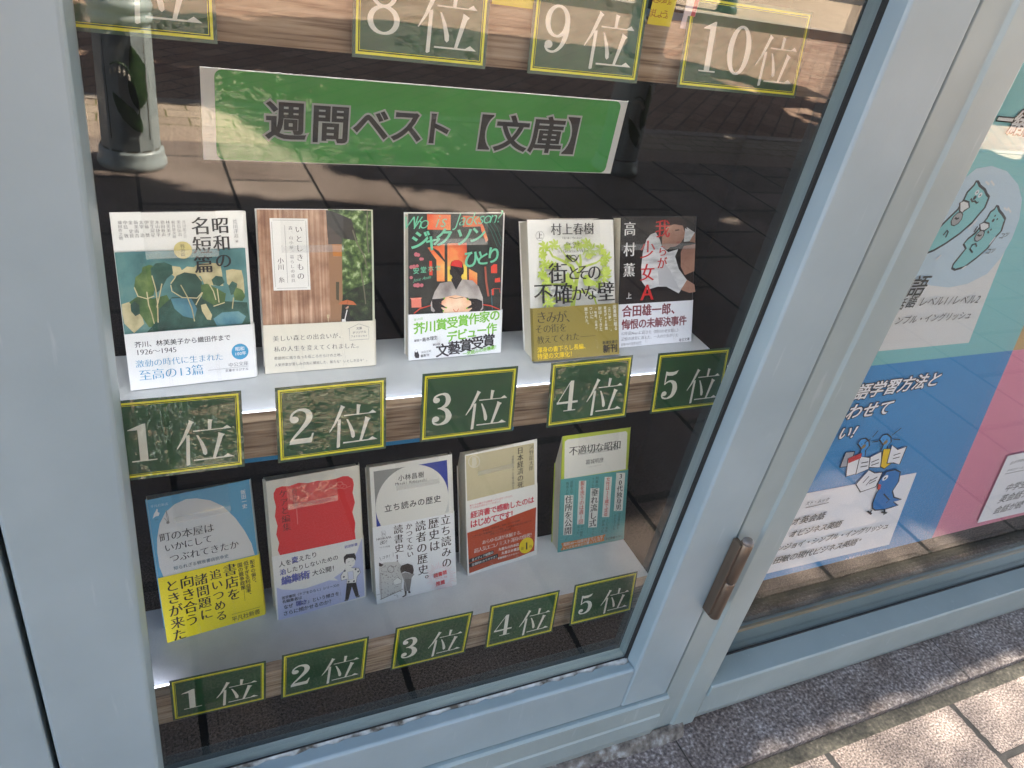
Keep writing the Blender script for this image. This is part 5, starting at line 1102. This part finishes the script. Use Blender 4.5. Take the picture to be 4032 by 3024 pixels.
# opposite building
ob = thing('opposite_building', 'pale building with dark shop opening across the street', 'building', (4, -12.5, H))
OWALL = noisy('opposite_wall', [(0.3, (188, 178, 164)), (0.7, (206, 196, 182))], 3, rough=0.85); ODK = ink(30, 28, 28, 0.4)
boxpart('wall', ob, OWALL, -25, 35, -20, -12.5, H+2.6, 5.5); boxpart('plinth', ob, OWALL, -25, 35, -20, -12.5, H, H+0.25)
for i in range(10):
    boxpart('pier', ob, OWALL, -25+i*6.4, -24.3+i*6.4, -13.2, -12.5, H+0.251, H+2.599)
boxpart('shop_opening', ob, ODK, -24.9, 34.9, -19, -13.21, H+0.251, H+2.598)
for i in range(9):
    boxpart('window', ob, ODK, -23+i*6.4, -20+i*6.4, -12.52, -12.49, 3.2, 4.8)

# street trees: crown leaves placed to cast the wanted dappled shade on the pavement
BARK = noisy('bark', [(0.3, (70, 58, 48)), (0.7, (112, 98, 84))], 30, (1, 1, 0.25), rough=0.9, bs=0.8, bd=0.01)
def leaf_material():
    m = bpy.data.materials.new('tree_leaves'); n, l, p = nodes_of(m)
    t = tex(n, l, 'ShaderNodeTexNoise', 3.0, 3); l.new(ramp(n, l, t.outputs['Fac'], [(0.3, (44, 64, 26)), (0.7, (78, 100, 42))]).outputs[0], p.inputs['Base Color'])
    p.inputs['Roughness'].default_value = 0.5
    return m
LEAF = leaf_material()
def in_shade(p):
    g = p-SUN*((p[2]-H)/SUN[2]); return shaded(g[0], g[1])
def vnoise(x, y, s, seed):
    X, Y = x*s, y*s; i, j = math.floor(X), math.floor(Y); f, g = X-i, Y-j; f = f*f*(3-2*f); g = g*g*(3-2*g)
    h = lambda a, b: (math.sin(a*127.1+b*311.7+seed*74.7)*43758.5453) % 1
    return (h(i, j)*(1-f)+h(i+1, j)*f)*(1-g)+(h(i, j+1)*(1-f)+h(i+1, j+1)*f)*g
def shaded(x, y):
    """where shade is wanted on the pavement; crown leaves are placed to cast it"""
    w = (vnoise(x, y, 5, 1)-.5)*0.06+(vnoise(x, y, 14, 2)-.5)*0.04
    low = np.interp(x, [-1, 0, .29, .6, 1.27, 2.2], [-1.66, -1.66, -1.55, -1.48, -1.33, -1.2]); up = np.interp(x, [.3, .5, .68, 1.0, 1.35, 1.6], [-2.55, -2.2, -1.83, -1.63, -1.40, -1.2])
    if x < 1.55 and up-w*1.4 < y < low-w*0.5: return False
    for cx, cy, a, b in ((2.15, -1.37, .22, .035), (2.55, -1.43, .2, .03), (1.75, -1.30, .16, .03), (2.3, -1.52, .1, .02)):
        if ((x-cx)/a)**2+((y-cy)/b)**2 < 1: return False
    lit = np.interp(x, [-2, .64, 1.73, 4.1, 5.0, 6.5], [-4.2, -4.45, -4.94, -4.8, -4.15, -3.6])
    if y < lit+w*3: return False
    if -1.0 < x < 1.5+w*3 and y > np.interp(x, [0.3, 0.75], [0.16, 0.06])+w: return False
    if x < 0.2 and y < -2.6 and vnoise(x, y, 4, 7) > .66: return False
    if x > 4.1 and vnoise(x, y, 3.5, 9) > .62: return False
    return -2.4 < x < 5.4 and y < 0.36
def street_tree(x, y, z0, label, ymin, ymax, n_leaf, dim_leaves=0, over=None):
    t = thing('street_tree', label, 'tree', (x, y, H), 'street trees by the kerb')
    q = MB(); hgt = 3.1
    q.tube([(0, 0, 0), (0.02, 0.01, 0.8), (-0.02, 0.02, 1.8), (0.03, 0, hgt)], [0.16, 0.12, 0.105, 0.09], BARK, 12)
    pts = []
    tries = 0
    while not over and len(pts) < n_leaf and tries < n_leaf*6:
        tries += 1
        gx, gy = random.uniform(-2.4, 5.4), random.uniform(ymin, ymax)
        hh = random.uniform(3.0, 4.9)+0.5*(vnoise(gx, gy, 1.3, 4)-.5)
        if not shaded(gx, gy): continue
        p = np.array([gx, gy, H])+SUN*(hh/SUN[2]); pts.append(p)
    if over:
        while len(pts) < n_leaf:
            p = np.array([random.uniform(over[0], over[1]), random.uniform(ymin, ymax), H+random.uniform(3.2, 5.2)])
            if p[0]-(p[2]-H)*SUN[0]/SUN[2] < over[2] and ((p[0]-x)/3.6)**2+((p[1]-y)/2.9)**2 < 1: pts.append(p)
    P = np.array(pts)
    B0 = np.array([x, y, H]); k = 0
    for _ in range(400):
        g = P[rng.integers(len(P))]-B0; a = np.array([0.02, 0, 2.3+0.05*k]); mid = (a+g)/2+np.array([0, 0, 0.25])
        if k >= 14: break
        if not over and not all(in_shade(B0+u+np.array([0, dy, 0])) for f in np.linspace(0.25, 1, 14) for u in ((a*(1-2*f)+mid*2*f) if f < .5 else (mid*(2-2*f)+g*(2*f-1)),) for dy in (-.12, .12)): continue
        k += 1
        q.tube([a, mid, g], [0.06, 0.035, 0.012], BARK, 7)
    q.build('trunk', t)
    sizes = [random.uniform(0.045, 0.085) for _ in P]
    if dim_leaves:  # extra tiny leaves added to dim the sun along the shop front
        ex = [np.array([random.uniform(-1.05, 1.9), random.uniform(0.0, 0.40), H])+SUN*(random.uniform(3.6, 5.0)/SUN[2]) for _ in range(dim_leaves)]
        ex += [np.array([random.uniform(-1.05, 0.74), random.uniform(0.0, 0.40), H])+SUN*(random.uniform(3.6, 5.0)/SUN[2]) for _ in range(dim_leaves)]
        P = np.concatenate([P, np.array(ex)]); sizes += [random.uniform(0.006, 0.0095) for _ in ex]
    c = MB(); vs_ = []; fs = []
    for p, s in zip(P, sizes):
        p = p-np.array([x, y, H]); d = rng.normal(size=3); d[2] *= 0.5; d /= np.linalg.norm(d); nn = np.array([0, 0, 1.0])*0.8+rng.normal(size=3)*0.45; b = np.cross(nn, d); b /= np.linalg.norm(b)
        o = len(vs_); vs_ += [p-d*s, p+b*s*0.55, p+d*s*1.1, p-b*s*0.55]; fs.append((o, o+1, o+2, o+3))
    c.add(vs_, fs, LEAF); c.build('crown', t)
street_tree(5.6, -2.25, 0, 'leafy street tree shading the pavement before the window', -2.3, 0.36, 36000, 36000)
street_tree(6.9, -3.5, 0, 'leafy street tree shading the brick road', -4.95, -2.3, 22000)
street_tree(-1.3, -2.6, 0, 'leafy street tree added out of view to darken the pavement', -5.0, -1.9, 11000, 0, (-4.6, 1.4, -0.75))  # unseen crown added overhead to darken the pavement

bpy.data.objects.remove(_fo)
